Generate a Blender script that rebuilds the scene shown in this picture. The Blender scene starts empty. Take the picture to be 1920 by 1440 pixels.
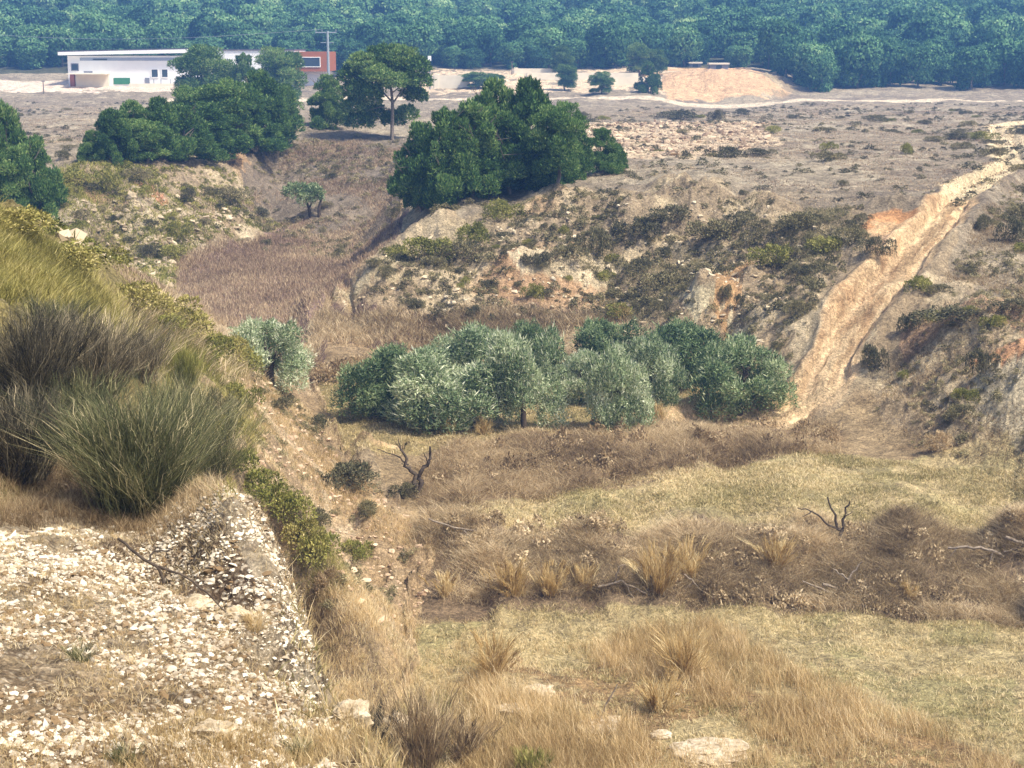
import bpy, math, random
import numpy as np
from mathutils import Vector
R = math.radians
SC = bpy.context.scene
COL = SC.collection
rng = np.random.default_rng(11)
random.seed(5)

# ------------------------------------------------------------------ camera, sky, sun, exposure
F = 3045.0                      # focal length in photo pixels (photo 1920 wide)
PITCH = R(11.7)
cam = bpy.data.cameras.new('camera'); cam.sensor_width = 36; cam.lens = F / 1920 * 36
cam.clip_start = .5; cam.clip_end = 3000
co = bpy.data.objects.new('camera', cam); COL.objects.link(co)
co.location = (0, 0, 0); co.rotation_euler = (R(90) - PITCH, 0, 0)
SC.camera = co

SUN_EL, SUN_AZ = R(56), R(122)   # azimuth clockwise from +Y: the sun stands high on the right
w = bpy.data.worlds.new("World"); SC.world = w; w.use_nodes = True
nt = w.node_tree; bg = nt.nodes['Background']
sky = nt.nodes.new('ShaderNodeTexSky'); sky.sky_type = 'NISHITA'; sky.sun_disc = False
sky.sun_elevation = SUN_EL; sky.sun_rotation = SUN_AZ; sky.dust_density = 3; sky.ozone_density = 1
nt.links.new(sky.outputs[0], bg.inputs[0]); bg.inputs[1].default_value = .15
sl = bpy.data.lights.new('sun', 'SUN'); sl.energy = 4.5; sl.angle = R(6); sl.color = (1, .93, .79)
so = bpy.data.objects.new('sun', sl); COL.objects.link(so)
sd = Vector((math.sin(SUN_AZ) * math.cos(SUN_EL), math.cos(SUN_AZ) * math.cos(SUN_EL), math.sin(SUN_EL)))
so.rotation_euler = sd.to_track_quat('Z', 'Y').to_euler(); so.location = (0, 0, 60)
SC.view_settings.view_transform = 'Standard'; SC.view_settings.look = 'None'
SC.view_settings.exposure = 0.45; SC.view_settings.gamma = 1
SC.cycles.max_bounces = 5; SC.cycles.volume_bounces = 1; SC.cycles.transparent_max_bounces = 4
SC.cycles.diffuse_bounces = 3; SC.cycles.glossy_bounces = 1

# ------------------------------------------------------------------ maths helpers
def ray(px, py):
    px = np.asarray(px, float); py = np.asarray(py, float)
    cx = (px - 960) / F; cy = (720 - py) / F
    dy = math.cos(PITCH) + cy * math.sin(PITCH); dz = -math.sin(PITCH) + cy * math.cos(PITCH)
    return cx / dy, dz / dy                      # X per Y, Z per Y

def hsh(ix, iy, s):
    h = (ix.astype(np.int64) * 374761393 + iy.astype(np.int64) * 668265263 + s * 974634777) & 0xffffffff
    h = ((h ^ (h >> 13)) * 1274126177) & 0xffffffff
    return ((h ^ (h >> 16)) & 0xffffff) / float(0xffffff)

def vnoise(x, y, s=0):
    x0 = np.floor(x); y0 = np.floor(y); fx = x - x0; fy = y - y0
    fx = fx * fx * fx * (fx * (fx * 6 - 15) + 10); fy = fy * fy * fy * (fy * (fy * 6 - 15) + 10)
    a = hsh(x0, y0, s); b = hsh(x0 + 1, y0, s); c = hsh(x0, y0 + 1, s); d = hsh(x0 + 1, y0 + 1, s)
    return (a + (b - a) * fx) * (1 - fy) + (c + (d - c) * fx) * fy

def fbm(x, y, wl, octv=4, s=0, ridged=False, gain=.5):
    t = 0.; amp = 1.; tot = 0.
    for k in range(octv):
        c_, s_ = math.cos(.7 * k + s), math.sin(.7 * k + s)
        n = vnoise((c_ * x - s_ * y) / wl + 17.3 * k, (s_ * x + c_ * y) / wl - 9.1 * k, s * 31 + k)
        n = (1 - np.abs(2 * n - 1) * 2) if ridged else 2 * n - 1
        t = t + n * amp; tot += amp; amp *= gain; wl *= .5
    return t / tot

def sstep(a, b, x):
    t = np.clip((x - a) / (b - a), 0, 1); return t * t * (3 - 2 * t)

def seg_dist(x, y, P):
    """distance to a polyline, signed offset (+ right of travel), and height along it"""
    best = np.full(np.shape(x), 1e9); sg = np.zeros(np.shape(x)); hz = np.zeros(np.shape(x)); al = np.zeros(np.shape(x)); acc = 0
    for a, b in zip(P[:-1], P[1:]):
        dx, dy = b[0] - a[0], b[1] - a[1]; L = dx * dx + dy * dy
        t = np.clip(((x - a[0]) * dx + (y - a[1]) * dy) / L, 0, 1)
        qx = x - a[0] - t * dx; qy = y - a[1] - t * dy
        d = np.hypot(qx, qy); m = d < best
        best = np.where(m, d, best); sg = np.where(m, np.sign(dy * qx - dx * qy), sg)
        hz = np.where(m, a[2] + t * (b[2] - a[2]), hz); al = np.where(m, acc + t * math.sqrt(L), al); acc += math.sqrt(L)
    return best, sg, hz, al

def inpoly(x, y, P):
    r = np.zeros(np.shape(x), bool); n = len(P); j = n - 1
    for i in range(n):
        xi, yi = P[i][:2]; xj, yj = P[j][:2]
        c = ((yi > y) != (yj > y)) & (x < (xj - xi) * (y - yi) / ((yj - yi) if yj != yi else 1e-9) + xi)
        r ^= c; j = i
    return r

class Surf:                                        # smooth surface through surveyed points
    def __init__(self, pts):
        X, Z = [], []
        for p in pts:
            px, py, k, v = p
            sx, sz = ray(px, py)
            D = v if k == 'D' else v / sz
            X.append((sx * 3, math.log(D))); Z.append(D * sz)
        self.X = np.array(X); self.Z = np.array(Z)
        d = np.sqrt(((self.X[:, None] - self.X[None]) ** 2).sum(-1) + .0006)
        n = len(X); A = np.zeros((n + 1, n + 1)); A[:n, :n] = d + np.eye(n) * -.002; A[:n, n] = 1; A[n, :n] = 1
        self.w = np.linalg.solve(A, np.append(self.Z, 0))
    def __call__(self, u, wv):
        sh = u.shape; u = u.ravel() * 3; wv = wv.ravel(); o = np.full(u.shape, self.w[-1])
        for (a, b), k in zip(self.X, self.w[:-1]):
            o += k * np.sqrt((u - a) ** 2 + (wv - b) ** 2 + .0006)
        return o.reshape(sh)

# ------------------------------------------------------------------ terrain survey: (px, py, 'Z' height or 'D' distance, value)
M_ = []
def row(pxs, py, k, v):
    for p in pxs: M_.append((p, py, k, v))
row([-300, 300, 700, 1100, 1500, 1920, 2400], 2600, 'Z', -19)
row([-300, 400, 700, 1000, 1300, 1600, 1920, 2400], 1440, 'Z', -19)
row([700, 1000, 1300, 1600, 1920, 2400], 1260, 'Z', -19)
row([-300, 400, 760, 900, 1100, 1300, 1500, 1700, 1920, 2400], 1135, 'Z', -18.9)
row([900, 1100, 1300, 1500, 1700, 1920, 2400], 968, 'Z', -17.2)
row([650], 1000, 'Z', -18.2); row([-300, 400], 900, 'Z', -17.3)
row([1350, 1600, 1750, 2300], 865, 'Z', -17.0)
row([700, 850, 1000, 1150], 905, 'Z', -17.1); row([700, 850, 1000, 1150, 1300, 1450], 835, 'Z', -16.5)
row([-300, 300, 640, 800, 950, 1100, 1300, 1450], 785, 'Z', -17)
row([-300, 300, 580, 700, 800, 1000, 1200, 1350], 700, 'Z', -17)
row([-300, 300, 580, 700, 800], 663, 'Z', -17); row([-300, 300, 580, 700, 800], 641, 'Z', -16.3)
row([-300, 250, 400, 560, 650], 582, 'Z', -15.5)
row([-300, 200, 330, 480, 600, 660], 500, 'Z', -15); row([520, 600, 680, 735], 425, 'Z', -14.3)
# back slope up to the plain
for p in [(480, 400, 'D', 139), (600, 380, 'D', 138), (700, 380, 'D', 137), (500, 330, 'D', 148), (620, 310, 'D', 150), (720, 300, 'D', 150),
          (540, 245, 'D', 163), (640, 245, 'D', 165), (740, 258, 'D', 160), (760, 250, 'D', 168)]: M_.append(p)
# rocky slope on the left
for p in [(60, 440, 'D', 112), (100, 500, 'D', 108), (200, 490, 'D', 110), (330, 482, 'D', 113), (450, 452, 'D', 124), (520, 430, 'D', 131),
          (60, 380, 'D', 117), (150, 400, 'D', 114), (250, 410, 'D', 117), (350, 410, 'D', 122), (440, 400, 'D', 129),
          (-200, 380, 'D', 115), (-200, 320, 'D', 122), (80, 318, 'D', 124), (180, 312, 'D', 125), (280, 322, 'D', 127), (360, 335, 'D', 131), (430, 340, 'D', 138), (470, 300, 'D', 146)]: M_.append(p)
# headland right of the brown valley
for p in [(625, 568, 'D', 96), (700, 590, 'D', 93), (800, 605, 'D', 92), (950, 612, 'D', 91), (1060, 610, 'D', 91), (1150, 600, 'D', 92),
          (690, 520, 'D', 99), (740, 495, 'D', 100), (850, 510, 'D', 97.5), (950, 510, 'D', 97.5), (1060, 520, 'D', 97), (1150, 520, 'D', 98),
          (770, 450, 'D', 104), (850, 440, 'D', 102), (950, 440, 'D', 102), (1060, 440, 'D', 102), (1180, 440, 'D', 101.5),
          (770, 405, 'D', 111), (860, 380, 'D', 109), (950, 365, 'D', 111), (1060, 385, 'D', 104), (1180, 390, 'D', 101.5), (1080, 335, 'D', 117), (760, 330, 'D', 130)]: M_.append(p)
# right slope
for p in [(1250, 640, 'D', 88), (1350, 680, 'D', 84), (1430, 740, 'D', 78.5), (1330, 590, 'D', 89), (1420, 620, 'D', 85), (1480, 700, 'D', 79.5),
          (1250, 560, 'D', 94), (1350, 510, 'D', 94.5), (1450, 520, 'D', 91), (1520, 580, 'D', 84.5), (1300, 440, 'D', 99.5), (1450, 440, 'D', 96.5), (1580, 470, 'D', 91),
          (1300, 390, 'D', 100.5), (1450, 385, 'D', 100), (1600, 400, 'D', 97), (1700, 390, 'D', 97), (1620, 520, 'D', 86.5),
          (1500, 772, 'D', 75.6), (1560, 740, 'D', 75.5), (1580, 640, 'D', 80), (1640, 560, 'D', 83.5), (1690, 500, 'D', 87), (1760, 420, 'D', 92.5), (1830, 345, 'D', 106), (1900, 312, 'D', 120),
          (1640, 740, 'D', 75), (1740, 700, 'D', 74.5), (1750, 850, 'D', 66.7), (1860, 840, 'D', 66), (1920, 850, 'D', 65), (1680, 820, 'D', 69), (1840, 770, 'D', 69),
          (1730, 620, 'D', 78.5), (1830, 640, 'D', 74), (1920, 660, 'D', 70.5), (1920, 760, 'D', 67), (1800, 575, 'D', 80), (1920, 575, 'D', 79.5), (1800, 500, 'D', 86), (1920, 520, 'D', 83.5),
          (1850, 430, 'D', 92), (1920, 410, 'D', 94), (1900, 370, 'D', 101), (2300, 800, 'D', 66), (2300, 650, 'D', 70), (2300, 560, 'D', 78), (2300, 450, 'D', 90), (2300, 380, 'D', 100)]: M_.append(p)
# plain
row([1200, 1400, 1600, 1780, 2300], 340, 'Z', -8.9); row([1150, 1300, 1500, 1700, 1900, 2300], 280, 'Z', -8.8)
row([-300, 60, 150, 300], 275, 'Z', -8.9); row([-300, 100, 400, 640, 850, 1100, 1400, 1700, 1920, 2300], 222, 'Z', -8.9)
row([-300, 100, 350, 600, 800, 1000, 1240, 1500, 1800, 2300], 188, 'Z', -8.95)
row([-300, 60, 200, 350, 560], 163, 'D', 316); row([-300, 60, 200, 400, 560], 150, 'D', 333)
row([800, 950, 1100, 1240], 172, 'D', 303); row([800, 950, 1100, 1240], 158, 'D', 318); row([800, 950, 1100], 136, 'D', 333); row([1200], 130, 'D', 333)
row([1250, 1340, 1430], 174, 'D', 306); row([1250, 1340], 137, 'D', 313); row([1430], 150, 'D', 312); row([1250, 1340, 1430], 134, 'D', 335)
row([1470, 1600, 1800, 2000, 2400], 178, 'D', 312)
row([-300, 0, 300, 600, 900, 1200, 1500, 1800, 2200], 112, 'D', 375)
row([-300, 300, 900, 1500, 2200], 60, 'D', 440); row([-300, 300, 900, 1500, 2200], 5, 'D', 530); row([-300, 600, 1300, 2200], -60, 'D', 660)
main = Surf(M_)

S_ = []                                            # the spur that runs down from the left
for p in [(-300, 300, 'D', 38), (0, 415, 'D', 42), (100, 475, 'D', 45), (200, 545, 'D', 49), (350, 625, 'D', 59), (430, 670, 'D', 67), (480, 700, 'D', 72), (540, 735, 'D', 77),
          (600, 800, 'D', 70.5), (640, 870, 'D', 65), (690, 930, 'D', 60), (780, 1000, 'D', 58.4), (770, 1060, 'D', 55.9), (720, 1130, 'D', 53.7), (620, 1190, 'D', 51), (540, 1260, 'D', 47.5),
          (420, 760, 'D', 58), (520, 800, 'D', 62), (540, 870, 'D', 57), (450, 850, 'D', 49), (560, 960, 'D', 50), (620, 1010, 'D', 49.5), (700, 1060, 'D', 50), (600, 1110, 'D', 48),
          (300, 700, 'D', 48), (200, 640, 'D', 40), (100, 600, 'D', 34), (0, 520, 'D', 35), (-300, 450, 'D', 30),
          (350, 800, 'D', 36), (200, 760, 'D', 28), (60, 720, 'D', 27), (-300, 700, 'D', 22), (400, 900, 'D', 34), (480, 1000, 'D', 37), (550, 1200, 'D', 36), (400, 1500, 'D', 30)]: S_.append(p)
spur0 = Surf(S_)
spur_foot = [(ray(a, b)[0] * D, D) for a, b, D in [(470, 690, 300), (490, 640, 130), (500, 660, 84), (560, 745, 79), (610, 800, 71.5), (650, 870, 66), (700, 930, 61), (800, 1000, 58.9), (805, 1060, 56.4), (745, 1140, 53.6), (640, 1200, 51), (560, 1270, 47.3), (450, 1400, 40), (300, 1600, 33), (100, 2000, 20), (0, 2000, 5)]]
RK = []
for p in [(-300, 960, 'D', 20), (0, 955, 'D', 21), (150, 960, 'D', 21.5), (300, 965, 'D', 21.5), (400, 930, 'D', 21), (480, 985, 'D', 19.8), (560, 1095, 'D', 18), (560, 1190, 'D', 16.6), (610, 1290, 'D', 15.2), (740, 1360, 'D', 14.2),
          (450, 1150, 'D', 16.8), (300, 1060, 'D', 18.8), (300, 1150, 'D', 16.4), (120, 1080, 'D', 17.6), (0, 1200, 'D', 14.8), (200, 1300, 'D', 13.6), (450, 1320, 'D', 13.9), (0, 1440, 'D', 11.5), (350, 1440, 'D', 12), (700, 1440, 'D', 12.6), (-300, 1440, 'D', 11),
          (0, 2400, 'D', 6), (700, 2400, 'D', 6.3), (0, 860, 'D', 24), (200, 850, 'D', 25), (-300, 860, 'D', 23), (330, 850, 'D', 26), (0, 760, 'D', 27), (150, 760, 'D', 28)]: RK.append(p)
rock0 = Surf(RK)
rim = [(ray(a, b)[0] * D, D) for a, b, D in [(0, 720, 31), (200, 760, 30), (330, 880, 25), (400, 918, 21.8), (455, 938, 21), (505, 978, 20), (548, 1035, 19), (568, 1100, 18.1), (562, 1170, 17.1), (536, 1235, 16.1), (552, 1290, 15.4), (620, 1335, 14.8), (750, 1360, 14.4), (770, 1440, 12.6), (820, 1900, 8), (900, 2400, 5)]]
def gp(px, py, D): a, b = ray(px, py); return (a * D, D, b * D)
TRACK = [gp(*t) for t in [(1330, 802, 73.2), (1440, 785, 74.5), (1500, 765, 75.6), (1545, 715, 76.6), (1580, 640, 80), (1635, 565, 83.5), (1690, 500, 87), (1760, 420, 92.5), (1790, 380, 97.5), (1835, 345, 106), (1905, 312, 120), (1885, 262, 158), (1880, 236, 190), (1990, 225, 220)]]

NU, NW = 1350, 1500
U0, U1, W0, W1 = -.44, .44, math.log(5), math.log(680)
def base_height(x, y):
    u = x / y; wv = np.log(y)
    return main(u, wv), spur0(u, wv), rock0(u, wv)
# coarse evaluation, then upsample
cu = np.linspace(U0, U1, 260); cw = np.linspace(W0, W1, 300)
CU, CW = np.meshgrid(cu, cw)
def up(G, u, wv):
    a = np.clip((u - U0) / (U1 - U0) * (G.shape[1] - 1), 0, G.shape[1] - 1.001); b = np.clip((wv - W0) / (W1 - W0) * (G.shape[0] - 1), 0, G.shape[0] - 1.001)
    i = a.astype(int); j = b.astype(int); fa = a - i; fb = b - j
    return (G[j, i] * (1 - fa) + G[j, i + 1] * fa) * (1 - fb) + (G[j + 1, i] * (1 - fa) + G[j + 1, i + 1] * fa) * fb
gm, gs, gr = [S(CU, CW) for S in (main, spur0, rock0)]
CY = np.exp(CW); CX = CU * CY
gu = np.linspace(U0, U1, NU); gw = np.linspace(W0, W1, NW)
GU, GW = np.meshgrid(gu, gw); Y = np.exp(GW); X = GU * Y
zm = up(gm, GU, GW); zs = up(gs, GU, GW); zr = up(gr, GU, GW)
d1, s1, _, _ = seg_dist(CX, CY, [(a, b, 0) for a, b in reversed(spur_foot)])
d2, s2, _, _ = seg_dist(CX, CY, [(a, b, 0) for a, b in reversed(rim)])
s1 = np.where(inpoly(CX, CY, spur_foot + [(-400, 5), (-400, 300)]), -1, 1); s2 = np.where(inpoly(CX, CY, rim + [(-400, 5), (-400, 31)]), -1, 1)
sd1 = up(d1 * s1, GU, GW); sd2 = up(d2 * s2, GU, GW)   # + = outside (right / behind)
n1 = fbm(X, Y, 6, 4, 3); n2 = fbm(X, Y, 1.2, 4, 9)
zs = zs - .85 * np.clip(sd1 + n1 * .8, 0, 40)
zs = np.where(Y > 82, -40, zs)
t_ = np.clip(sd2 + .5 + n2 * .3 + .3 * fbm(X, Y, 1.3, 3, 19), 0, 30); zr = zr - 4.2 * (np.sqrt(t_ ** 2 + .65 ** 2) - .65)
# slope of the broad land: where it is steep it is gullied and rough
def grad(Z):
    gy = np.gradient(Z, axis=0) / np.gradient(Y, axis=0); gx = np.gradient(Z, axis=1) / np.gradient(X, axis=1)
    return np.hypot(gx, gy)
base = np.maximum(zm, zs)
steep = sstep(.14, .42, up(grad(base)[::5, ::5], GU, GW))
steep = np.where(Y > 400, 0, steep)
far = np.clip(Y / 90, .35, 2.2)
fine = fbm(X, Y, .5, 3, 21)
spz = (zs > zm) & (Y < 82)
rel = steep * (fbm(X, Y, 5.5, 6, 1, True, .6) * .95 + fbm(X, Y, 2.0, 4, 6, True, .6) * .38) * np.where(spz, .55, 1) + steep * fbm(X, Y, .8, 3, 67, True, .6) * .13 + spz * (fbm(X, Y, 1.4, 4, 33, True, .6) * .22)
plain = (1 - steep) * (zm > -12.5) * (fbm(X, Y, 9, 5, 2, gain=.6) * .5 + fbm(X, Y, 2.5, 4, 8, True) * .2)
low = (1 - steep) * (zm <= -12.5) * (fbm(X, Y, 4, 4, 5) * .10 + fine * .03)
def bump(px, py, D, rx, ry, h): return h * np.exp(-(((X - ray(px, py)[0] * D) / rx) ** 2 + ((Y - D) / ry) ** 2))
humps = sum(bump(*q) for q in [(1335, 570, 89.5, 2.6, 2.6, 1.7), (1080, 505, 97, 2.6, 2, 1.3), (960, 520, 96.5, 2, 1.6, .8), (1560, 585, 83.5, 1.8, 1.8, 1.1), (1500, 640, 82, 1.5, 1.5, .7), (700, 540, 97.5, 2.4, 1.6, .9), (1870, 640, 75.5, 3, 2, 1.1), (1860, 740, 69.5, 1.8, 1.5, .9), (1640, 480, 89.5, 1.2, 1.2, .8), (1180, 430, 101, 3, 1.6, .8), (250, 400, 116, 3, 2.5, 1.2), (1450, 460, 95, 3, 1.6, 1.0)])
base = base + humps * (.75 + .5 * fbm(X, Y, 2.2, 4, 66, True))
main_z = base + rel + plain + low
zr = zr + bump(470, 1040, 18.9, .6, 1.3, .62) + bump(400, 960, 20.3, .6, .8, .25) - bump(300, 1060, 18.4, .45, .75, .5) - bump(390, 1130, 17.2, .35, .5, .35) - bump(230, 1010, 19.6, .4, .5, .2)
zrn = zr + fbm(X, Y, 1.6, 6, 7, True, .6) * .17 + fbm(X, Y, .35, 4, 12, True, .6) * .035 + fbm(X, Y, .12, 2, 13) * .012
on_rock = zrn > main_z
Z = np.maximum(main_z, zrn)
# the eroded track: two ruts, a berm on its left, a cut bank on its right
td, ts, tz, ta = seg_dist(CX, CY, TRACK)
td = up(td * ts, GU, GW)
tzz = up(tz, GU, GW); taa = up(ta, GU, GW)
hw = 1.12 + .35 * fbm(taa, taa * 0, 6, 3, 4) + .9 * sstep(12, 0, taa) + .3 * sstep(50, 90, taa)
tdn = td + fbm(X, Y, 1.6, 3, 15) * .35
inside = sstep(1.0, .8, np.abs(tdn) / hw)
groove = fbm(tdn * 2.2, taa * .22, 1., 4, 61, True, .6)
prof = tzz - .25 - .16 * np.exp(-((tdn - .75) / .25) ** 2) - .16 * np.exp(-((tdn + .75) / .25) ** 2) + fbm(X, Y, .9, 4, 18, True) * .09 + .16 * groove
berm = .35 * np.exp(-((tdn + hw + .35) / .35) ** 2) + .55 * np.exp(-((tdn - hw - .7) / .6) ** 2) * sstep(4, 12, taa)
nt_ = (Y > 60) & (Y < 240); bl_t = .75 * np.exp(-(td / 3.2) ** 2) * nt_ * sstep(0, 8, taa); Z = Z * (1 - bl_t) + (tzz + .1) * bl_t
b1 = ground_pt = (ray(1672, 412)[0] * 96.5, 96.5); Z = Z + .9 * np.exp(-(((X - b1[0]) / 2.2) ** 2 + ((Y - b1[1]) / 1.6) ** 2)) * (.7 + .6 * fbm(X, Y, 1.5, 4, 63, True))
near_t = (np.abs(td) < 6) & (Y > 60) & (Y < 240)
Z = np.where(near_t, Z * (1 - inside) + prof * inside + berm * (1 - inside) * sstep(100, 40, taa), Z)

def z_at(x, y):
    return up(Z, np.asarray(x, float) / y, np.log(np.asarray(y, float)))
def ground(px, py, d0=8., d1_=640.):
    """where the line of sight of a surveyed photo point meets the land"""
    sx, sz = ray(px, py)
    D = np.exp(np.linspace(math.log(d0), math.log(d1_), 4000))
    h = z_at(sx * D, D) - sz * D
    k = np.argmax(h > 0) if (h > 0).any() else len(D) - 1
    return float(sx * D[k]), float(D[k]), float(z_at(sx * D[k], D[k]))
def wpoly(P, d0=8.):
    return [ground(a, b, d0)[:2] for a, b in P]

# ------------------------------------------------------------------ ground colours (soil, grass mats, rock), by world area
LX = X + fbm(X, Y, 5, 4, 30) * .022 * Y; LY = Y + fbm(X, Y, 5, 4, 31) * .022 * Y
def lin(r, g, b):
    f = lambda c: (c / 255 / 12.92) if c < 10 else ((c / 255 + .055) / 1.055) ** 2.4
    return np.array([f(r), f(g), f(b)])
Cc = np.zeros(X.shape + (3,)); Cc[:] = lin(150, 136, 114)
stony = np.zeros(X.shape)
def mixc(mask, col, k=1.):
    m = (np.asarray(mask, float) * k)[..., None]; Cc[:] = Cc * (1 - m) + col * m
nz = fbm(X, Y, 7, 5, 40); nb = fbm(X, Y, 2.2, 5, 41); nc = fbm(X, Y, 26, 4, 42)
isplain = (Z > -12.2) & (Y > 90) & ~on_rock
mixc(Z < -12.2, lin(164, 142, 108)); mixc((Z < -12.2) * sstep(0, .4, nb), lin(128, 106, 78), .7)
mixc(isplain * sstep(-.2, .4, nc + nb * .6), lin(168, 154, 130), .7)
mixc(isplain * sstep(0, .5, nz), lin(128, 114, 98), .6)
mixc(isplain * sstep(.25, .5, nb), lin(186, 172, 146), .6)
sl_ = steep * (~on_rock)
mixc(sl_ > .35, lin(168, 148, 118), .8)
mixc(sl_ * sstep(-.05, .3, nb + nz * .5), lin(208, 188, 152), .9)
mixc(sl_ * sstep(.15, .45, nz), lin(132, 120, 92), .6)
mixc(sl_ * sstep(.3, .5, fbm(X, Y, 12, 4, 44)), lin(196, 150, 108), .6)
def zone(P, col, k=1., ragged=0., d0=8., grain=None, dmax=1e9):
    W = wpoly(P, d0); m = inpoly(LX, LY, W) & (Y < dmax)
    if grain is not None: m = m & (grain > ragged)
    mixc(m, col, k); return m
zone([(300, 1400), (560, 1215), (760, 1135), (1000, 1128), (1400, 1125), (1960, 1128), (2300, 1128), (2300, 1700), (500, 1700)], lin(186, 168, 124), .9, dmax=56)
zone([(300, 1400), (560, 1215), (760, 1135), (1000, 1128), (1400, 1125), (1960, 1128), (2300, 1128), (2300, 1700), (500, 1700)], lin(156, 148, 100), .6, .12, grain=nb + nz * .6, dmax=56)
zone([(500, 1190), (900, 1210), (1300, 1260), (1500, 1320), (1900, 1420), (2300, 1700), (500, 1700)], lin(158, 128, 90), .85, -.4, grain=nb + nz * .4, dmax=56)
zone([(520, 1230), (900, 1235), (1150, 1330), (1050, 1420), (600, 1440)], lin(184, 164, 124), .8, .0, grain=nb, dmax=56)
zone([(780, 965), (900, 975), (1300, 968), (1920, 975), (2300, 975), (2300, 1128), (760, 1128)], lin(132, 112, 88), .9, dmax=62)
zone([(850, 965), (1100, 900), (1300, 872), (1560, 850), (2300, 850), (2300, 972), (1500, 968), (880, 972)], lin(190, 170, 126), .95, dmax=80)
zone([(850, 965), (1100, 900), (1300, 872), (1560, 850), (2300, 850), (2300, 972), (1500, 968), (880, 972)], lin(160, 150, 104), .5, .1, grain=nb, dmax=80)
zone([(790, 940), (780, 870), (840, 825), (1000, 812), (1250, 790), (1560, 800), (1560, 850), (1250, 885), (1040, 930), (860, 955)], lin(150, 128, 100), .85, dmax=80)
zone([(600, 780), (640, 850), (780, 858), (860, 830), (1000, 815), (1140, 812), (1200, 790), (1450, 780), (1400, 690), (600, 690)], lin(160, 142, 98), .9, dmax=95)
zone([(560, 640), (830, 640), (830, 672), (560, 672)], lin(170, 146, 112), .9, dmax=100)
zone([(220, 600), (600, 640), (1000, 640), (1180, 600), (800, 600), (600, 585), (330, 575)], lin(112, 90, 78), .9, dmax=110)
zone([(220, 530), (330, 488), (520, 440), (560, 418), (745, 418), (740, 450), (640, 545), (590, 590), (380, 590)], lin(146, 122, 112), .95, dmax=145)
zone([(330, 500), (600, 470), (700, 480), (640, 520), (360, 530)], lin(158, 140, 108), .6, .0, grain=nb, dmax=145)
zone([(400, 405), (420, 330), (470, 270), (560, 240), (760, 255), (765, 400), (560, 415)], lin(130, 118, 102), .9, dmax=175)
zone([(1060, 235), (1250, 228), (1450, 232), (1440, 270), (1350, 290), (1200, 300), (1080, 270)], lin(206, 184, 152), .95, -.3, grain=nb, dmax=240)
zone([(1610, 440), (1630, 405), (1680, 378), (1735, 378), (1730, 420), (1690, 450), (1640, 455)], lin(206, 150, 100), .85, dmax=110)
zone([(1610, 440), (1630, 405), (1680, 378), (1735, 378), (1730, 420), (1690, 450), (1640, 455)], lin(226, 192, 146), .7, .1, grain=nb, dmax=110)
zone([(1600, 475), (1590, 455), (1640, 450), (1690, 480), (1660, 510)], lin(200, 164, 128), .8, dmax=110)
zone([(1340, 510), (1390, 502), (1420, 540), (1400, 580), (1350, 560)], lin(206, 164, 116), .8, dmax=110)
zone([(1220, 600), (1330, 530), (1410, 540), (1430, 600), (1300, 620)], lin(218, 202, 164), .9, -.35, grain=nb, dmax=110)
zone([(960, 480), (1130, 470), (1160, 510), (1080, 540), (980, 540)], lin(214, 196, 160), .9, -.3, grain=nb, dmax=110)
zone([(620, 560), (740, 495), (800, 490), (760, 560), (650, 590)], lin(196, 180, 144), .8, -.1, grain=nb, dmax=110)
zone([(1480, 600), (1560, 545), (1620, 530), (1600, 600), (1520, 640)], lin(212, 192, 156), .85, -.3, grain=nb, dmax=110)
zone([(1800, 690), (1900, 650), (2000, 640), (2000, 820), (1800, 830)], lin(200, 186, 156), .8, -.2, grain=nb, dmax=90)
zone([(1790, 690), (1860, 650), (1900, 660), (1850, 720)], lin(208, 150, 104), .8, dmax=90)
zone([(1720, 590), (1950, 580), (1950, 640), (1740, 650)], lin(182, 146, 114), .7, dmax=90)
zone([(225, 345), (270, 340), (300, 380), (250, 390)], lin(214, 156, 124), .85, dmax=130)
zone([(90, 400), (200, 380), (330, 400), (480, 420), (330, 485), (100, 480)], lin(200, 184, 154), .6, -.05, grain=nb, dmax=130)
# far earthworks and roads
zone([(1235, 182), (1240, 124), (1340, 126), (1450, 145), (1450, 180)], lin(216, 178, 136), .95, d0=250)
zone([(780, 176), (800, 130), (1240, 124), (1240, 176)], lin(222, 196, 162), .95, -.25, d0=250, grain=nb)
road = (Y > 284 + 3 * nc) & (Y < 291 + 3 * nc) & (X > -60); mixc(road, lin(226, 206, 176), .9)
road2 = (Y > 305 + 6 * nb) & (Y < 332) & (X < -60); mixc(road2, lin(232, 210, 186), .9)
fh = Y > 345; mixc(fh, lin(74, 78, 54), .9)
# the spur: pink soil on its open flank, yellow-green mats on its back
spm = (zs > zm - .3) & (Y < 82) & ~on_rock
mixc(spm, lin(178, 152, 116), .9)
mixc(spm * sstep(0, .35, nb), lin(210, 184, 144), .9)
mixc(spm * sstep(.15, .4, nz), lin(116, 98, 74), .7)
mixc(spm * (X / Y < (400 + 60 * nb - 960) / F) * (Y < 75), lin(142, 130, 78), .85)
zone([(490, 868), (620, 862), (640, 874), (500, 884)], lin(214, 192, 156), .8, dmax=82)
zone([(560, 920), (700, 938), (700, 950), (560, 934)], lin(214, 190, 154), .8, dmax=82)
zone([(-200, 300), (0, 400), (200, 530), (350, 605), (480, 680), (420, 720), (300, 700), (150, 640), (-200, 600)], lin(140, 128, 78), .85, dmax=82)
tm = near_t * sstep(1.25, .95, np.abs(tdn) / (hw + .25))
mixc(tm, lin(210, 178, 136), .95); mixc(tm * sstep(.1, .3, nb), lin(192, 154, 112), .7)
mixc(tm * sstep(.32, .1, np.abs(np.abs(tdn) - .72)), lin(230, 200, 158), .85); mixc(tm * sstep(.4, .15, np.abs(tdn)) * (nb > -.2), lin(158, 132, 98), .75)
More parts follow.
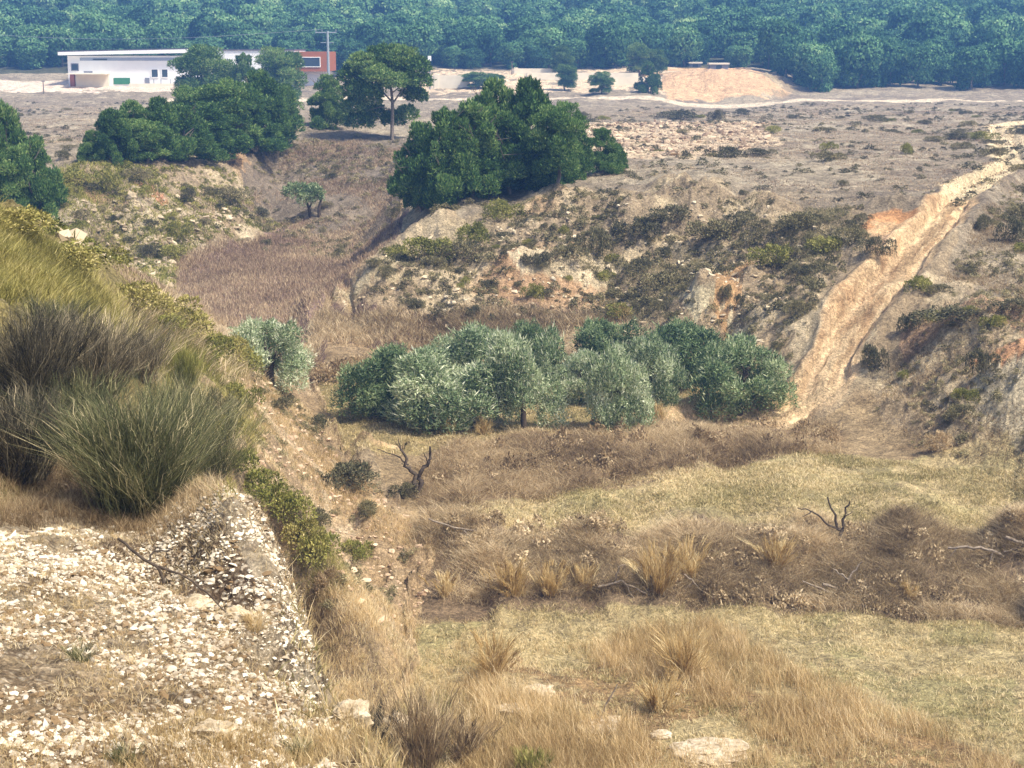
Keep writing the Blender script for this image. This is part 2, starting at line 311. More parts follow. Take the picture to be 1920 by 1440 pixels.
mixc(tm * sstep(0, .4, -groove), lin(170, 132, 96), .5); mixc(tm * sstep(.3, .6, groove), lin(236, 208, 164), .6)
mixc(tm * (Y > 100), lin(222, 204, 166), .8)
# rock shelf
mixc(on_rock & (Y < 40), lin(202, 182, 150), 1)
mixc(on_rock * sstep(.0, .3, nb), lin(206, 190, 164), .8)
mixc(on_rock * sstep(.1, .4, fbm(X, Y, 1.5, 4, 50)), lin(150, 126, 96), .7)
mixc(on_rock * sstep(16.5, 12.5, Y) , lin(178, 146, 102), .65)
mixc(on_rock * sstep(20.5, 23, Y), lin(112, 96, 72), .85)
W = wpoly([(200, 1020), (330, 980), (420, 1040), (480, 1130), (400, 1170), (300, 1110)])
mixc(inpoly(LX, LY, W) & on_rock, lin(104, 84, 66), .8)  # hollow painted darker: brown grass and debris, plus its shade in the colour
stony[:] = np.where(on_rock, 1., .25 * steep)
Cc = np.clip(Cc * (1 + .22 * fbm(X, Y, 1.1, 4, 60)[..., None]) , .01, .85)

# ------------------------------------------------------------------ mesh helpers
def mesh_np(name, V, Fc, mats, rnd=None, midx=None, smooth=False, colr=None):
    me = bpy.data.meshes.new(name); V = np.asarray(V, np.float32); Fc = np.asarray(Fc, np.int32)
    n, k = Fc.shape
    me.vertices.add(len(V)); me.vertices.foreach_set('co', V.ravel())
    me.loops.add(n * k); me.loops.foreach_set('vertex_index', Fc.ravel())
    me.polygons.add(n); me.polygons.foreach_set('loop_start', np.arange(0, n * k, k, dtype=np.int32))
    me.polygons.foreach_set('loop_total', np.full(n, k, np.int32))
    if midx is not None: me.polygons.foreach_set('material_index', np.asarray(midx, np.int32))
    me.polygons.foreach_set('use_smooth', np.full(n, smooth, bool))
    if rnd is not None:
        a = me.attributes.new('rnd', 'FLOAT', 'FACE'); a.data.foreach_set('value', np.asarray(rnd, np.float32))
    if colr is not None:
        a = me.attributes.new('Col', 'FLOAT_COLOR', 'POINT'); a.data.foreach_set('color', np.asarray(colr, np.float32).ravel())
    for m in mats: me.materials.append(m)
    me.update(calc_edges=True); return me
def link(name, me, loc=(0, 0, 0), parent=None, **kw):
    o = bpy.data.objects.new(name, me); COL.objects.link(o); o.location = loc
    if parent: o.parent = parent
    for k, v in kw.items(): o[k] = v
    return o
def cat_(parts):
    """join (V, F, rnd) triples of equal face size"""
    Vs, Fs, Rs = [], [], []; off = 0
    for V, Fc, r in parts:
        Vs.append(V); Fs.append(Fc + off); Rs.append(r); off += len(V)
    return np.concatenate(Vs), np.concatenate(Fs), np.concatenate(Rs)

# ------------------------------------------------------------------ materials
def new_mat(name):
    m = bpy.data.materials.new(name); m.use_nodes = True; t = m.node_tree
    b = t.nodes['Principled BSDF']; b.inputs['Roughness'].default_value = .9
    b.inputs['Specular IOR Level'].default_value = .15
    return m, t, b
def N(t, kind, **kw):
    n = t.nodes.new(kind)
    for k, v in kw.items(): setattr(n, k, v)
    return n
def ramp(t, fac, stops, interp='LINEAR'):
    r = t.nodes.new('ShaderNodeValToRGB'); cr = r.color_ramp; cr.interpolation = interp
    while len(cr.elements) < len(stops): cr.elements.new(.5)
    for e, (p, c) in zip(cr.elements, stops):
        e.position = p; e.color = (*c, 1) if len(c) == 3 else c
    t.links.new(fac, r.inputs[0]); return r.outputs[0]
def g3(v): return (v, v, v)

def leaf_mat(name, stops, rough=.75, spec=.2, trans=.0, hue=.25):
    m, t, b = new_mat(name)
    a = N(t, 'ShaderNodeAttribute', attribute_name='rnd'); oi = N(t, 'ShaderNodeObjectInfo')
    ad = N(t, 'ShaderNodeMath', operation='MULTIPLY_ADD'); t.links.new(oi.outputs['Random'], ad.inputs[0]); ad.inputs[1].default_value = hue; t.links.new(a.outputs['Fac'], ad.inputs[2])
    sb = N(t, 'ShaderNodeMath', operation='SUBTRACT'); t.links.new(ad.outputs[0], sb.inputs[0]); sb.inputs[1].default_value = hue / 2
    c = ramp(t, sb.outputs[0], stops)
    t.links.new(c, b.inputs['Base Color']); b.inputs['Roughness'].default_value = rough; b.inputs['Specular IOR Level'].default_value = spec
    if trans:
        tr = N(t, 'ShaderNodeBsdfTranslucent'); t.links.new(c, tr.inputs[0]); mx = N(t, 'ShaderNodeMixShader'); mx.inputs[0].default_value = trans
        t.links.new(b.outputs[0], mx.inputs[1]); t.links.new(tr.outputs[0], mx.inputs[2])
        t.links.new(mx.outputs[0], t.nodes['Material Output'].inputs[0])
    return m
def L3(*a): return tuple(lin(*a))
MT = {}
MT['pine'] = leaf_mat('pine_needles', [(0, L3(46, 70, 40)), (.45, L3(88, 122, 64)), (.8, L3(136, 162, 92)), (1, L3(174, 190, 120))], trans=.35)
MT['forest'] = leaf_mat('forest_needles', [(0, L3(30, 56, 40)), (.4, L3(62, 102, 68)), (.75, L3(114, 154, 98)), (1, L3(166, 190, 130))], trans=.25, hue=.3)
MT['olive'] = leaf_mat('olive_leaves', [(0, L3(68, 88, 58)), (.4, L3(126, 144, 100)), (.75, L3(186, 196, 152)), (1, L3(236, 236, 206))], rough=.55, spec=.35, trans=.25)
MT['olive_dark'] = leaf_mat('green_olive_leaves', [(0, L3(54, 76, 50)), (.45, L3(106, 128, 82)), (.8, L3(160, 174, 124)), (1, L3(212, 218, 176))], rough=.55, spec=.35, trans=.25)
MT['shrub'] = leaf_mat('shrub_leaves', [(0, L3(78, 74, 52)), (.5, L3(126, 120, 86)), (.85, L3(164, 152, 112)), (1, L3(194, 180, 138))], trans=.2)
MT['shrub_green'] = leaf_mat('green_shrub_leaves', [(0, L3(76, 80, 34)), (.5, L3(134, 134, 66)), (1, L3(186, 176, 104))], trans=.15)
MT['shrub_dark'] = leaf_mat('dark_shrub_leaves', [(0, L3(60, 60, 44)), (.5, L3(100, 98, 72)), (1, L3(152, 142, 108))], trans=.2)
MT['yellow'] = leaf_mat('yellow_green_grass', [(0, L3(84, 82, 42)), (.4, L3(140, 134, 72)), (.75, L3(180, 168, 98)), (1, L3(220, 204, 144))], trans=.2)
MT['broom'] = leaf_mat('broom_stems', [(0, L3(52, 54, 38)), (.4, L3(98, 102, 68)), (.75, L3(150, 146, 102)), (1, L3(230, 212, 168))], trans=.25)
MT['broom_grey'] = leaf_mat('grey_broom_stems', [(0, L3(52, 50, 42)), (.4, L3(94, 88, 72)), (.8, L3(148, 136, 108)), (1, L3(224, 204, 166))], trans=.2)
MT['brush'] = leaf_mat('dry_brush_twigs', [(0, L3(112, 94, 70)), (.4, L3(172, 148, 114)), (.75, L3(210, 188, 148)), (1, L3(240, 220, 182))], trans=.35)
MT['bankbrush'] = leaf_mat('bank_brush_twigs', [(0, L3(104, 88, 66)), (.4, L3(160, 140, 108)), (.75, L3(204, 182, 144)), (1, L3(238, 218, 180))], trans=.3)
MT['gold'] = leaf_mat('golden_grass', [(0, L3(140, 112, 68)), (.4, L3(208, 180, 124)), (1, L3(244, 226, 178))], trans=.35)
MT['dry'] = leaf_mat('dry_grass', [(0, L3(156, 132, 88)), (.5, L3(216, 190, 140)), (1, L3(248, 230, 190))], trans=.35)
MT['mauve'] = leaf_mat('mauve_dry_grass', [(0, L3(122, 102, 84)), (.5, L3(176, 152, 126)), (1, L3(222, 200, 162))], trans=.3)
MT['greengrass'] = leaf_mat('short_green_grass', [(0, L3(100, 98, 58)), (.3, L3(152, 142, 94)), (.6, L3(198, 180, 132)), (1, L3(236, 216, 172))], trans=.2)
MT['deadwood'] = leaf_mat('dead_wood', [(0, L3(120, 108, 96)), (1, L3(184, 170, 152))])

def bark_mat(name, c1, c2):
    m, t, b = new_mat(name); n = N(t, 'ShaderNodeTexNoise'); n.inputs['Scale'].default_value = 9; n.inputs['Detail'].default_value = 5
    tc = N(t, 'ShaderNodeTexCoord'); t.links.new(tc.outputs['Object'], n.inputs['Vector'])
    t.links.new(ramp(t, n.outputs['Fac'], [(.3, c1), (.7, c2)]), b.inputs['Base Color'])
    bp = N(t, 'ShaderNodeBump'); bp.inputs['Strength'].default_value = .6; bp.inputs['Distance'].default_value = .04
    t.links.new(n.outputs['Fac'], bp.inputs['Height']); t.links.new(bp.outputs[0], b.inputs['Normal']); return m
MT['bark'] = bark_mat('pine_bark', L3(88, 78, 70), L3(150, 138, 124))
MT['darkbark'] = bark_mat('olive_bark', L3(56, 48, 42), L3(98, 86, 74))
MT['greywood'] = bark_mat('grey_dead_wood', L3(104, 92, 80), L3(164, 150, 132))

# ground material: colour attribute broken up by stones, crumbs and bumps
gmat, t, b = new_mat('earth')
at = N(t, 'ShaderNodeAttribute', attribute_name='Col'); geo = N(t, 'ShaderNodeNewGeometry')
def noise(scale, detail=6, rough=.6, dist=0):
    n = N(t, 'ShaderNodeTexNoise'); n.inputs['Scale'].default_value = scale; n.inputs['Detail'].default_value = detail
    n.inputs['Roughness'].default_value = rough; n.inputs['Distortion'].default_value = dist
    t.links.new(geo.outputs['Position'], n.inputs['Vector']); return n.outputs['Fac']
nA = noise(.9, 8, .7, 1.2); nB = noise(7, 6, .7, .8); nC = noise(26, 4, .7, .5)
vor = N(t, 'ShaderNodeTexVoronoi'); vor.inputs['Scale'].default_value = 13; t.links.new(geo.outputs['Position'], vor.inputs['Vector'])
vor2 = N(t, 'ShaderNodeTexVoronoi'); vor2.inputs['Scale'].default_value = 5; t.links.new(geo.outputs['Position'], vor2.inputs['Vector'])
def mul(a, bb, fac=1., blend='MULTIPLY', facsock=None):
    m = N(t, 'ShaderNodeMix', data_type='RGBA', blend_type=blend); m.inputs[0].default_value = fac
    if facsock is not None: t.links.new(facsock, m.inputs[0])
    t.links.new(a, m.inputs[6]); t.links.new(bb, m.inputs[7]); return m.outputs[2]
c = mul(at.outputs['Color'], ramp(t, nA, [(.3, g3(.52)), (.5, g3(1.0)), (.66, g3(1.42))]))
c = mul(c, ramp(t, nB, [(.34, g3(.5)), (.5, g3(1.0)), (.64, g3(1.5))]))
c = mul(c, ramp(t, nC, [(.3, g3(.7)), (.7, g3(1.25))]))
stone = mul(ramp(t, vor.outputs['Distance'], [(.0, L3(232, 222, 204)), (.28, L3(196, 178, 150)), (.5, L3(96, 76, 58)), (.8, L3(70, 56, 44))]),
            ramp(t, nB, [(.3, g3(.55)), (.65, g3(1.2))]))
ms = N(t, 'ShaderNodeMath', operation='MULTIPLY'); t.links.new(at.outputs['Alpha'], ms.inputs[0])
t.links.new(ramp(t, nA, [(.42, g3(0)), (.55, g3(.8))]), ms.inputs[1])
c = mul(c, stone, facsock=ms.outputs[0], blend='MIX')
t.links.new(c, b.inputs['Base Color'])
hs = N(t, 'ShaderNodeMath', operation='MULTIPLY_ADD'); t.links.new(nB, hs.inputs[0]); hs.inputs[1].default_value = .30
h2 = N(t, 'ShaderNodeMath', operation='MULTIPLY_ADD'); t.links.new(nA, h2.inputs[0]); h2.inputs[1].default_value = .9
h3 = N(t, 'ShaderNodeMath', operation='MULTIPLY'); t.links.new(nC, h3.inputs[0]); h3.inputs[1].default_value = .06
t.links.new(h3.outputs[0], hs.inputs[2]); t.links.new(hs.outputs[0], h2.inputs[2])
bp = N(t, 'ShaderNodeBump'); bp.inputs['Strength'].default_value = 1; bp.inputs['Distance'].default_value = .5
t.links.new(h2.outputs[0], bp.inputs['Height']); t.links.new(bp.outputs[0], b.inputs['Normal'])

V = np.stack([X, Y, Z], -1).reshape(-1, 3)
ii = np.arange(NU * NW).reshape(NW, NU)
Fg = np.stack([ii[:-1, :-1], ii[:-1, 1:], ii[1:, 1:], ii[1:, :-1]], -1).reshape(-1, 4)
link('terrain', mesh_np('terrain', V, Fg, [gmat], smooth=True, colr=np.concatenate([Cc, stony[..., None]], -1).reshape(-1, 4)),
     kind='structure', label='dry eroded valley with fields, gullied slopes, sandy track and pale plain')

# ------------------------------------------------------------------ vegetation generators
def unit(a): return a / np.maximum(np.linalg.norm(a, axis=-1, keepdims=True), 1e-9)
def leaves(P, Dr, ln, wd, r, rg, side=None):
    """diamond leaves / leaf sprays at P pointing along Dr"""
    n = len(P); s_r = unit(np.cross(Dr, rg.normal(size=(n, 3)))); side = s_r if side is None else np.where(np.isnan(side), s_r, side); ln = ln[:, None]; wd = wd[:, None]
    mid = P + Dr * ln * .45
    V = np.stack([P, mid + side * wd, P + Dr * ln, mid - side * wd], 1).reshape(-1, 3)
    Fc = np.arange(n * 4).reshape(n, 4); return V, Fc, r
def crown(seed, blobs, n, ln, wd, up_=.35, jit=.6, fill=.15, tone=.25, tang=0., rag=.22, rn=.2):
    rg = np.random.default_rng(seed); B = np.array(blobs, float)
    if B.shape[1] == 4: B = np.concatenate([B, B[:, 3:4]], 1)      # x y z r rz
    a = B[:, 3] ** 2; idx = rg.choice(len(B), n, p=a / a.sum())
    d = unit(rg.normal(size=(n, 3))); d[:, 2] = np.where(d[:, 2] < -.55, -d[:, 2], d[:, 2])
    lum = 1 + rag * np.sin(d[:, 0] * 5 + idx * 1.7) * np.sin(d[:, 1] * 6 + idx) + .1 * np.sin(d[:, 2] * 11 + idx)
    rr = np.where(rg.random(n) < fill, rg.uniform(.3, .9, n), rg.uniform(.86, 1.06, n)) * lum
    S = np.stack([B[idx, 3], B[idx, 3], B[idx, 4]], -1); P = B[idx, :3] + d * S * rr[:, None]
    keep = np.ones(n, bool)
    for k, q in enumerate(B):
        e = (P - q[:3]) / np.array([q[3], q[3], q[4]]); keep &= ~((np.sum(e * e, -1) < .5) & (idx != k) & (rg.random(n) < .85))
    P, d, idx, rr = P[keep], d[keep], idx[keep], rr[keep]; n = len(P)
    Dr = unit(d + np.array([0, 0, up_]) + rg.normal(size=(n, 3)) * jit)
    side = None
    if tang:
        tg = rg.random(n) < tang; T_ = unit(np.cross(d, rg.normal(size=(n, 3)))); T_ = unit(T_ + d * .15 + np.array([0, 0, .1]))
        Dr = np.where(tg[:, None], T_, Dr); side = np.where(tg[:, None], unit(np.cross(T_, d + rg.normal(size=(n, 3)) * .25)), np.nan)
    bt = rg.random(len(B))[idx]
    r = np.clip(.5 + tone * (bt - .5) * 2 + rg.normal(size=n) * rn, 0, 1)
    return leaves(P, Dr, rg.uniform(.6, 1.4, n) * ln, rg.uniform(.7, 1.3, n) * wd, r, rg, side)
def tube(P, rad, k=6):
    """tapered tube along P as quads"""
    P = np.array(P, float); T = unit(np.gradient(P, axis=0)); ref = np.array([.31, .2, .93]); A = unit(np.cross(T, ref)); Bv = np.cross(T, A)
    an = np.linspace(0, 2 * math.pi, k, endpoint=False)
    V = (P[:, None] + (A[:, None] * np.cos(an)[None, :, None] + Bv[:, None] * np.sin(an)[None, :, None]) * np.array(rad)[:, None, None]).reshape(-1, 3)
    i = np.arange(len(P) - 1)[:, None] * k; j = np.arange(k)[None]; j2 = (j + 1) % k
    Fc = np.stack([i + j, i + j2, i + k + j2, i + k + j], -1).reshape(-1, 4)
    return V, Fc, np.full(len(Fc), .5)
def branchy(seed, h, r0, n=6, spread=.5, start=.35, kink=.12, bl=.5, sub=2):
    rg = np.random.default_rng(seed); out = []
    z = np.linspace(0, 1, 7); P = np.stack([np.cumsum(rg.normal(size=7)) * kink * h * .3, np.cumsum(rg.normal(size=7)) * kink * h * .3, z * h], -1); P -= P[0]
    P[0, 2] -= .25
    out.append(tube(P, r0 * (1 - .75 * z)))
    for k in range(n):
        f = start + (1 - start) * (k + .5) / n; q = P[int(f * 6)] + (P[min(int(f * 6) + 1, 6)] - P[int(f * 6)]) * (f * 6 % 1)
        a = rg.uniform(0, 6.283); L = bl * h * rg.uniform(.6, 1.1) * (1.1 - f * .5)
        d = np.array([math.cos(a) * spread, math.sin(a) * spread, 1 - spread * .6]); d /= np.linalg.norm(d)
        s = np.linspace(0, 1, 5)[:, None]; Q = q + d * s * L + np.array([0, 0, 1]) * s ** 2 * L * .25 + np.cumsum(rg.normal(size=(5, 3)), 0) * L * .04
        out.append(tube(Q, r0 * .45 * (1 - .8 * s[:, 0]), 5))
        for m in range(sub):
            q2 = Q[2 + m % 2]; d2 = unit(d + rg.normal(size=3) * .6); Q2 = q2 + d2 * s * L * .5
            out.append(tube(Q2, r0 * .2 * (1 - .7 * s[:, 0]), 4))
    return cat_(out)
def blades(B, Hh, Wd, lean, r, seg=3, curve=.5, rg=rng, wig=.03, wend=None):
    """grass blades / twigs: tapered curved strips. B base (n,3), lean (n,2) horizontal tip offset / height"""
    n = len(B); a = rg.uniform(0, 6.283, n); S = np.stack([np.cos(a), np.sin(a), np.zeros(n)], -1) * Wd[:, None] * .5
    ln = np.concatenate([lean, np.zeros((n, 1))], 1); rows = []
    for s in range(seg):
        f = s / seg; c = B + np.array([0, 0, 1]) * (Hh * f * (1 - .15 * f))[:, None] + ln * (Hh * f ** (1 + curve))[:, None]
        if s: c = c + rg.normal(size=(n, 3)) * (wig * Hh)[:, None]
        rows += [c - S * (1 - f * .6), c + S * (1 - f * .6)]
    tip = B + np.array([0, 0, 1]) * (Hh * .86)[:, None] + ln * Hh[:, None]
    rows.append(tip); V = np.stack(rows, 1).reshape(-1, 3); m = 2 * seg + 1; o = (np.arange(n) * m)[:, None]
    Ft = []
    for s in range(seg - 1): Ft += [[2 * s, 2 * s + 1, 2 * s + 3], [2 * s, 2 * s + 3, 2 * s + 2]]
    Ft.append([2 * seg - 2, 2 * seg - 1, 2 * seg]); Ft = np.array(Ft)
    Fc = (o[:, :, None] + Ft[None]).reshape(-1, 3)
    return V, Fc, np.repeat(r, len(Ft))

def pick(P, n, d0=8., dmax=1e9, keep=None):
    """n random ground points in the world area outlined by P (surveyed)"""
    W = np.array(wpoly(P, d0)); lo, hi = W.min(0), W.max(0); out = []; tot = 0
    for _ in range(60):
        q = rng.uniform(lo, hi, (n * 2, 2)); q = q[inpoly(q[:, 0], q[:, 1], W) & (q[:, 1] < dmax)]
        if keep is not None and len(q): q = q[keep(q[:, 0], q[:, 1])]
        out.append(q); tot += len(q)
        if tot >= n: break
    q = np.concatenate(out)[:n]; return np.concatenate([q, z_at(q[:, 0], q[:, 1])[:, None]], 1)
def clumpy(s, wl, th):
    return lambda x, y: fbm(x, y, wl, 3, s) > th + rng.normal(size=np.shape(x)) * .12
def grass_stuff(name, label, mat, P, ntuft, per, h, wd, spread, lean=.35, seg=2, wind=(0., 0.), **kw):
    T = pick(P, ntuft, **kw); n = len(T) * per; B = np.repeat(T, per, 0); B[:, :2] += rng.normal(size=(n, 2)) * spread
    th = np.repeat(rng.uniform(.6, 1.35, len(T)), per); tr = np.repeat(rng.normal(size=len(T)) * .16 + fbm(T[:, 0], T[:, 1], 5 * max(.3, T[:, 1].mean() / 80), 4, 95) * .55, per)
    B[:, 2] = z_at(B[:, 0], B[:, 1]) - .02
    V, Fc, r = blades(B, h * th * rng.uniform(.6, 1.2, n), wd * rng.uniform(.6, 1.4, n), rng.normal(size=(n, 2)) * lean + np.array(wind), np.clip(.5 + tr + rng.normal(size=n) * .2, 0, 1), seg)
    return link(name, mesh_np(name, V, Fc, [MT[mat]], r), kind='stuff', label=label)

# --- grass masses
LOWER = [(520, 1440), (600, 1215), (760, 1140), (1000, 1135), (1400, 1130), (1960, 1132), (1990, 1700), (560, 1700)]
grass_stuff('field_grass', 'short green and straw grass of the lower field', 'greengrass', LOWER, 26000, 6, .15, .018, .07, .6, keep=lambda x, y: fbm(x * .35, y + .15 * x, .9, 3, 101) > rng.normal(size=np.shape(x)) * .3 - .12)
grass_stuff('tall_dry_grass', 'tall tan dry grass across the lower foreground', 'dry', [(560, 1600), (600, 1290), (900, 1235), (1200, 1190), (1340, 1170), (1520, 1270), (1720, 1350), (1990, 1500), (1990, 1600)], 4200, 24, .64, .014, .18, .3, 3, (-.12, 0), keep=clumpy(70, 3.5, -.18))
grass_stuff('tall_dry_grass', 'thin dry grass at the foot of the spur', 'dry', [(570, 1270), (590, 1120), (700, 1130), (900, 1200), (900, 1260)], 700, 18, .42, .011, .15, .3, 3)
grass_stuff('upper_field_grass', 'straw coloured grass on the upper field', 'greengrass', [(850, 965), (1100, 900), (1300, 872), (1560, 850), (1990, 850), (1990, 972), (1500, 968), (880, 972)], 15000, 5, .14, .024, .08, .6, keep=lambda x, y: fbm(x * .35, y - .1 * x, 1.3, 3, 102) > rng.normal(size=np.shape(x)) * .3 - .12)
grass_stuff('bank_brush', 'dark tangled dry brush covering the bank between the fields', 'bankbrush', [(790, 965), (900, 975), (1300, 970), (1990, 970), (1990, 1128), (1400, 1122), (900, 1128), (790, 1110)], 8000, 18, .42, .015, .22, .9, 3, keep=clumpy(90, 1.3, -.12))
grass_stuff('reddish_brush', 'reddish brown tangle of dry brush before the olive grove', 'brush', [(800, 945), (790, 880), (860, 830), (1000, 815), (1250, 792), (1560, 800), (1570, 850), (1250, 885), (1040, 930), (880, 958)], 5600, 18, .4, .018, .24, .9, 3, keep=clumpy(91, 1.5, -.1))
grass_stuff('grove_grass', 'yellow dry grass under the olive trees', 'greengrass', [(600, 785), (640, 848), (780, 855), (860, 828), (1000, 818), (1140, 815), (1460, 785), (1400, 690), (600, 690)], 9000, 5, .14, .025, .1, .4)
grass_stuff('mauve_grass', 'mauve brown dry grass filling the back arm of the valley', 'mauve', [(220, 530), (330, 488), (520, 440), (560, 418), (745, 418), (740, 450), (640, 545), (590, 590), (380, 590)], 14000, 6, .34, .04, .25, .3)
grass_stuff('dark_brush_band', 'dark brown brush along the valley terrace', 'bankbrush', [(220, 600), (600, 640), (1000, 640), (1180, 600), (800, 600), (600, 585), (330, 575)], 3600, 12, .5, .03, .25, .6)
grass_stuff('slope_grass', 'sparse grey dry grass on the slope below the tall pine', 'mauve', [(380, 400), (560, 260), (760, 260), (765, 400), (560, 415)], 5000, 7, .3, .04, .25, .5, keep=clumpy(71, 5, 0))
grass_stuff('headland_scrub_grass', 'thin dry growth on the gullied slopes', 'shrub', [(620, 570), (760, 450), (1100, 385), (1560, 385), (1600, 420), (1440, 760), (1200, 640), (900, 620)], 5500, 7, .2, .03, .18, .8, keep=clumpy(72, 4, .08))
grass_stuff('right_slope_grass', 'thin brown growth on the slope right of the track', 'brush', [(1600, 780), (1700, 640), (1800, 480), (1880, 360), (1990, 360), (1990, 845), (1650, 845)], 2800, 8, .2, .02, .18, .7, keep=clumpy(73, 3, .12))
grass_stuff('plain_scrub_grass', 'low grey growth over the pale plain', 'mauve', [(1080, 380), (1080, 230), (1200, 200), (1960, 200), (1990, 400), (1500, 388)], 11000, 7, .14, .06, .35, .9, keep=clumpy(74, 9, 0))
grass_stuff('left_plain_grass', 'low grey growth over the left part of the plain', 'mauve', [(-60, 320), (-60, 200), (330, 200), (300, 300), (100, 320)], 3500, 7, .14, .06, .35, .9, keep=clumpy(75, 9, 0))
grass_stuff('rocky_slope_grass', 'olive growth between the pale rocks of the left slope', 'shrub_green', [(90, 440), (110, 310), (300, 320), (380, 345), (520, 430), (330, 485), (100, 490)], 3500, 9, .32, .04, .22, .6, keep=clumpy(76, 5, .05))
grass_stuff('yellow_grass', 'yellow green grass over the back of the left spur', 'yellow', [(-80, 360), (0, 405), (200, 535), (350, 610), (470, 690), (420, 720), (300, 690), (150, 620), (-80, 560)], 9000, 14, .36, .016, .16, .5, 2, dmax=80, keep=clumpy(88, 2.2, -.3))
grass_stuff('spur_grass', 'sparse dry grass on the pink flank of the left spur', 'dry', [(420, 720), (500, 700), (600, 800), (640, 870), (790, 1000), (800, 1120), (700, 1180), (600, 1050), (480, 900)], 3200, 10, .24, .013, .12, .4, keep=clumpy(77, 2, -.05), dmax=80)
SHELF = [(-60, 1440), (-60, 960), (300, 970), (400, 930), (500, 980), (572, 1100), (572, 1190), (640, 1300), (745, 1362), (760, 1440), (600, 1700), (-60, 1700)]
grass_stuff('shelf_grass', 'dry tan grass between the stones of the pale shelf', 'dry', SHELF, 13000, 9, .085, .005, .035, .7, 2, keep=clumpy(78, .8, -.25))
grass_stuff('shelf_edge_grass', 'longer dry grass at the near foot of the pale shelf', 'dry', [(150, 1440), (300, 1370), (600, 1330), (740, 1380), (760, 1500), (500, 1700), (0, 1700), (0, 1440)], 900, 14, .24, .005, .05, .35, 3, keep=clumpy(79, .8, -.05))
grass_stuff('shelf_back_grass', 'matted brown grass behind the pale shelf', 'brush', [(-60, 975), (-60, 850), (200, 830), (330, 880), (420, 925), (340, 990), (150, 985)], 2600, 16, .20, .006, .06, .5, 3)

grass_stuff('green_strip_grass', 'yellow green grass running down between the shelf and the pink flank', 'yellow', [(410, 880), (460, 860), (560, 940), (640, 1060), (650, 1120), (590, 1130), (520, 1010), (430, 940)], 1500, 14, .3, .01, .12, .5, 3, dmax=80, keep=clumpy(92, 1.5, -.2))
grass_stuff('flank_green_grass', 'green growth on the upper flank of the spur', 'yellow', [(380, 700), (440, 720), (500, 800), (470, 860), (400, 840)], 700, 14, .3, .012, .12, .5, 3, dmax=80, keep=clumpy(93, 1.5, -.1))
grass_stuff('flank_foot_grass', 'tan grass hanging over the foot of the spur', 'dry', [(570, 1110), (640, 1090), (760, 1110), (800, 1160), (700, 1230), (580, 1230)], 1500, 14, .34, .011, .14, .45, 3, keep=clumpy(94, 1.5, -.2))
# --- loose stones on the shelf and slopes
def stones(name, label, P, n, s0, s1, col1, col2, **kw):
    T = pick(P, n, **kw); n = len(T)
    t_ = (1 + 5 ** .5) / 2; ico = unit(np.array([(-1, t_, 0), (1, t_, 0), (-1, -t_, 0), (1, -t_, 0), (0, -1, t_), (0, 1, t_), (0, -1, -t_), (0, 1, -t_), (t_, 0, -1), (t_, 0, 1), (-t_, 0, -1), (-t_, 0, 1)], float))
    fi = np.array([(0, 11, 5), (0, 5, 1), (0, 1, 7), (0, 7, 10), (0, 10, 11), (1, 5, 9), (5, 11, 4), (11, 10, 2), (10, 7, 6), (7, 1, 8), (3, 9, 4), (3, 4, 2), (3, 2, 6), (3, 6, 8), (3, 8, 9), (4, 9, 5), (2, 4, 11), (6, 2, 10), (8, 6, 7), (9, 8, 1)])
    s = s0 * (s1 / s0) ** (rng.random(n) ** 2.2); sc = np.stack([s * rng.uniform(.8, 1.6, n), s * rng.uniform(.7, 1.2, n), s * rng.uniform(.35, .8, n)], -1)
    a = rng.uniform(0, 6.283, n); Vv = ico[None] * (1 + .25 * rng.normal(size=(n, 12, 1))) * sc[:, None]
    ti = rng.normal(size=n) * .35; x, y, z = Vv[..., 0].copy(), Vv[..., 1].copy(), Vv[..., 2].copy()
    x, z = x * np.cos(ti)[:, None] - z * np.sin(ti)[:, None], x * np.sin(ti)[:, None] + z * np.cos(ti)[:, None]
    ca, sa = np.cos(a)[:, None], np.sin(a)[:, None]
    Vv = np.stack([x * ca - y * sa, x * sa + y * ca, z], -1) + T[:, None]
    Fc = (np.arange(n)[:, None, None] * 12 + fi[None]).reshape(-1, 3)
    if name not in MT: MT[name] = leaf_mat(name, [(0, col1), (1, col2)], rough=.95, spec=.1)
    return link(name, mesh_np(name, Vv.reshape(-1, 3), Fc, [MT[name]], np.repeat(np.clip(rng.normal(size=n) * .3 + .5 + .35 * fbm(T[:, 0], T[:, 1], 1.5, 3, 97), 0, 1), 20)), kind='stuff', label=label)
stones('shelf_stones', 'pale broken stones littering the shelf', SHELF, 80000, .007, .045, L3(128, 106, 78), L3(246, 236, 214), keep=clumpy(80, .7, -.12))
stones('slope_stones', 'pale stones lying on the gullied slopes', [(620, 570), (760, 450), (1100, 400), (1560, 400), (1440, 740), (1200, 640), (900, 620)], 1200, .05, .22, L3(160, 140, 110), L3(214, 198, 168))
stones('spur_stones', 'stones on the pink flank of the spur', [(420, 720), (500, 700), (600, 800), (640, 870), (790, 1000), (800, 1120), (700, 1180), (600, 1050), (480, 900)], 1500, .03, .16, L3(150, 122, 96), L3(216, 190, 160), dmax=80)
stones('rocky_slope_stones', 'pale broken rock on the left slope', [(90, 470), (130, 380), (330, 370), (480, 420), (330, 480)], 3200, .07, .34, L3(140, 124, 100), L3(208, 190, 160))

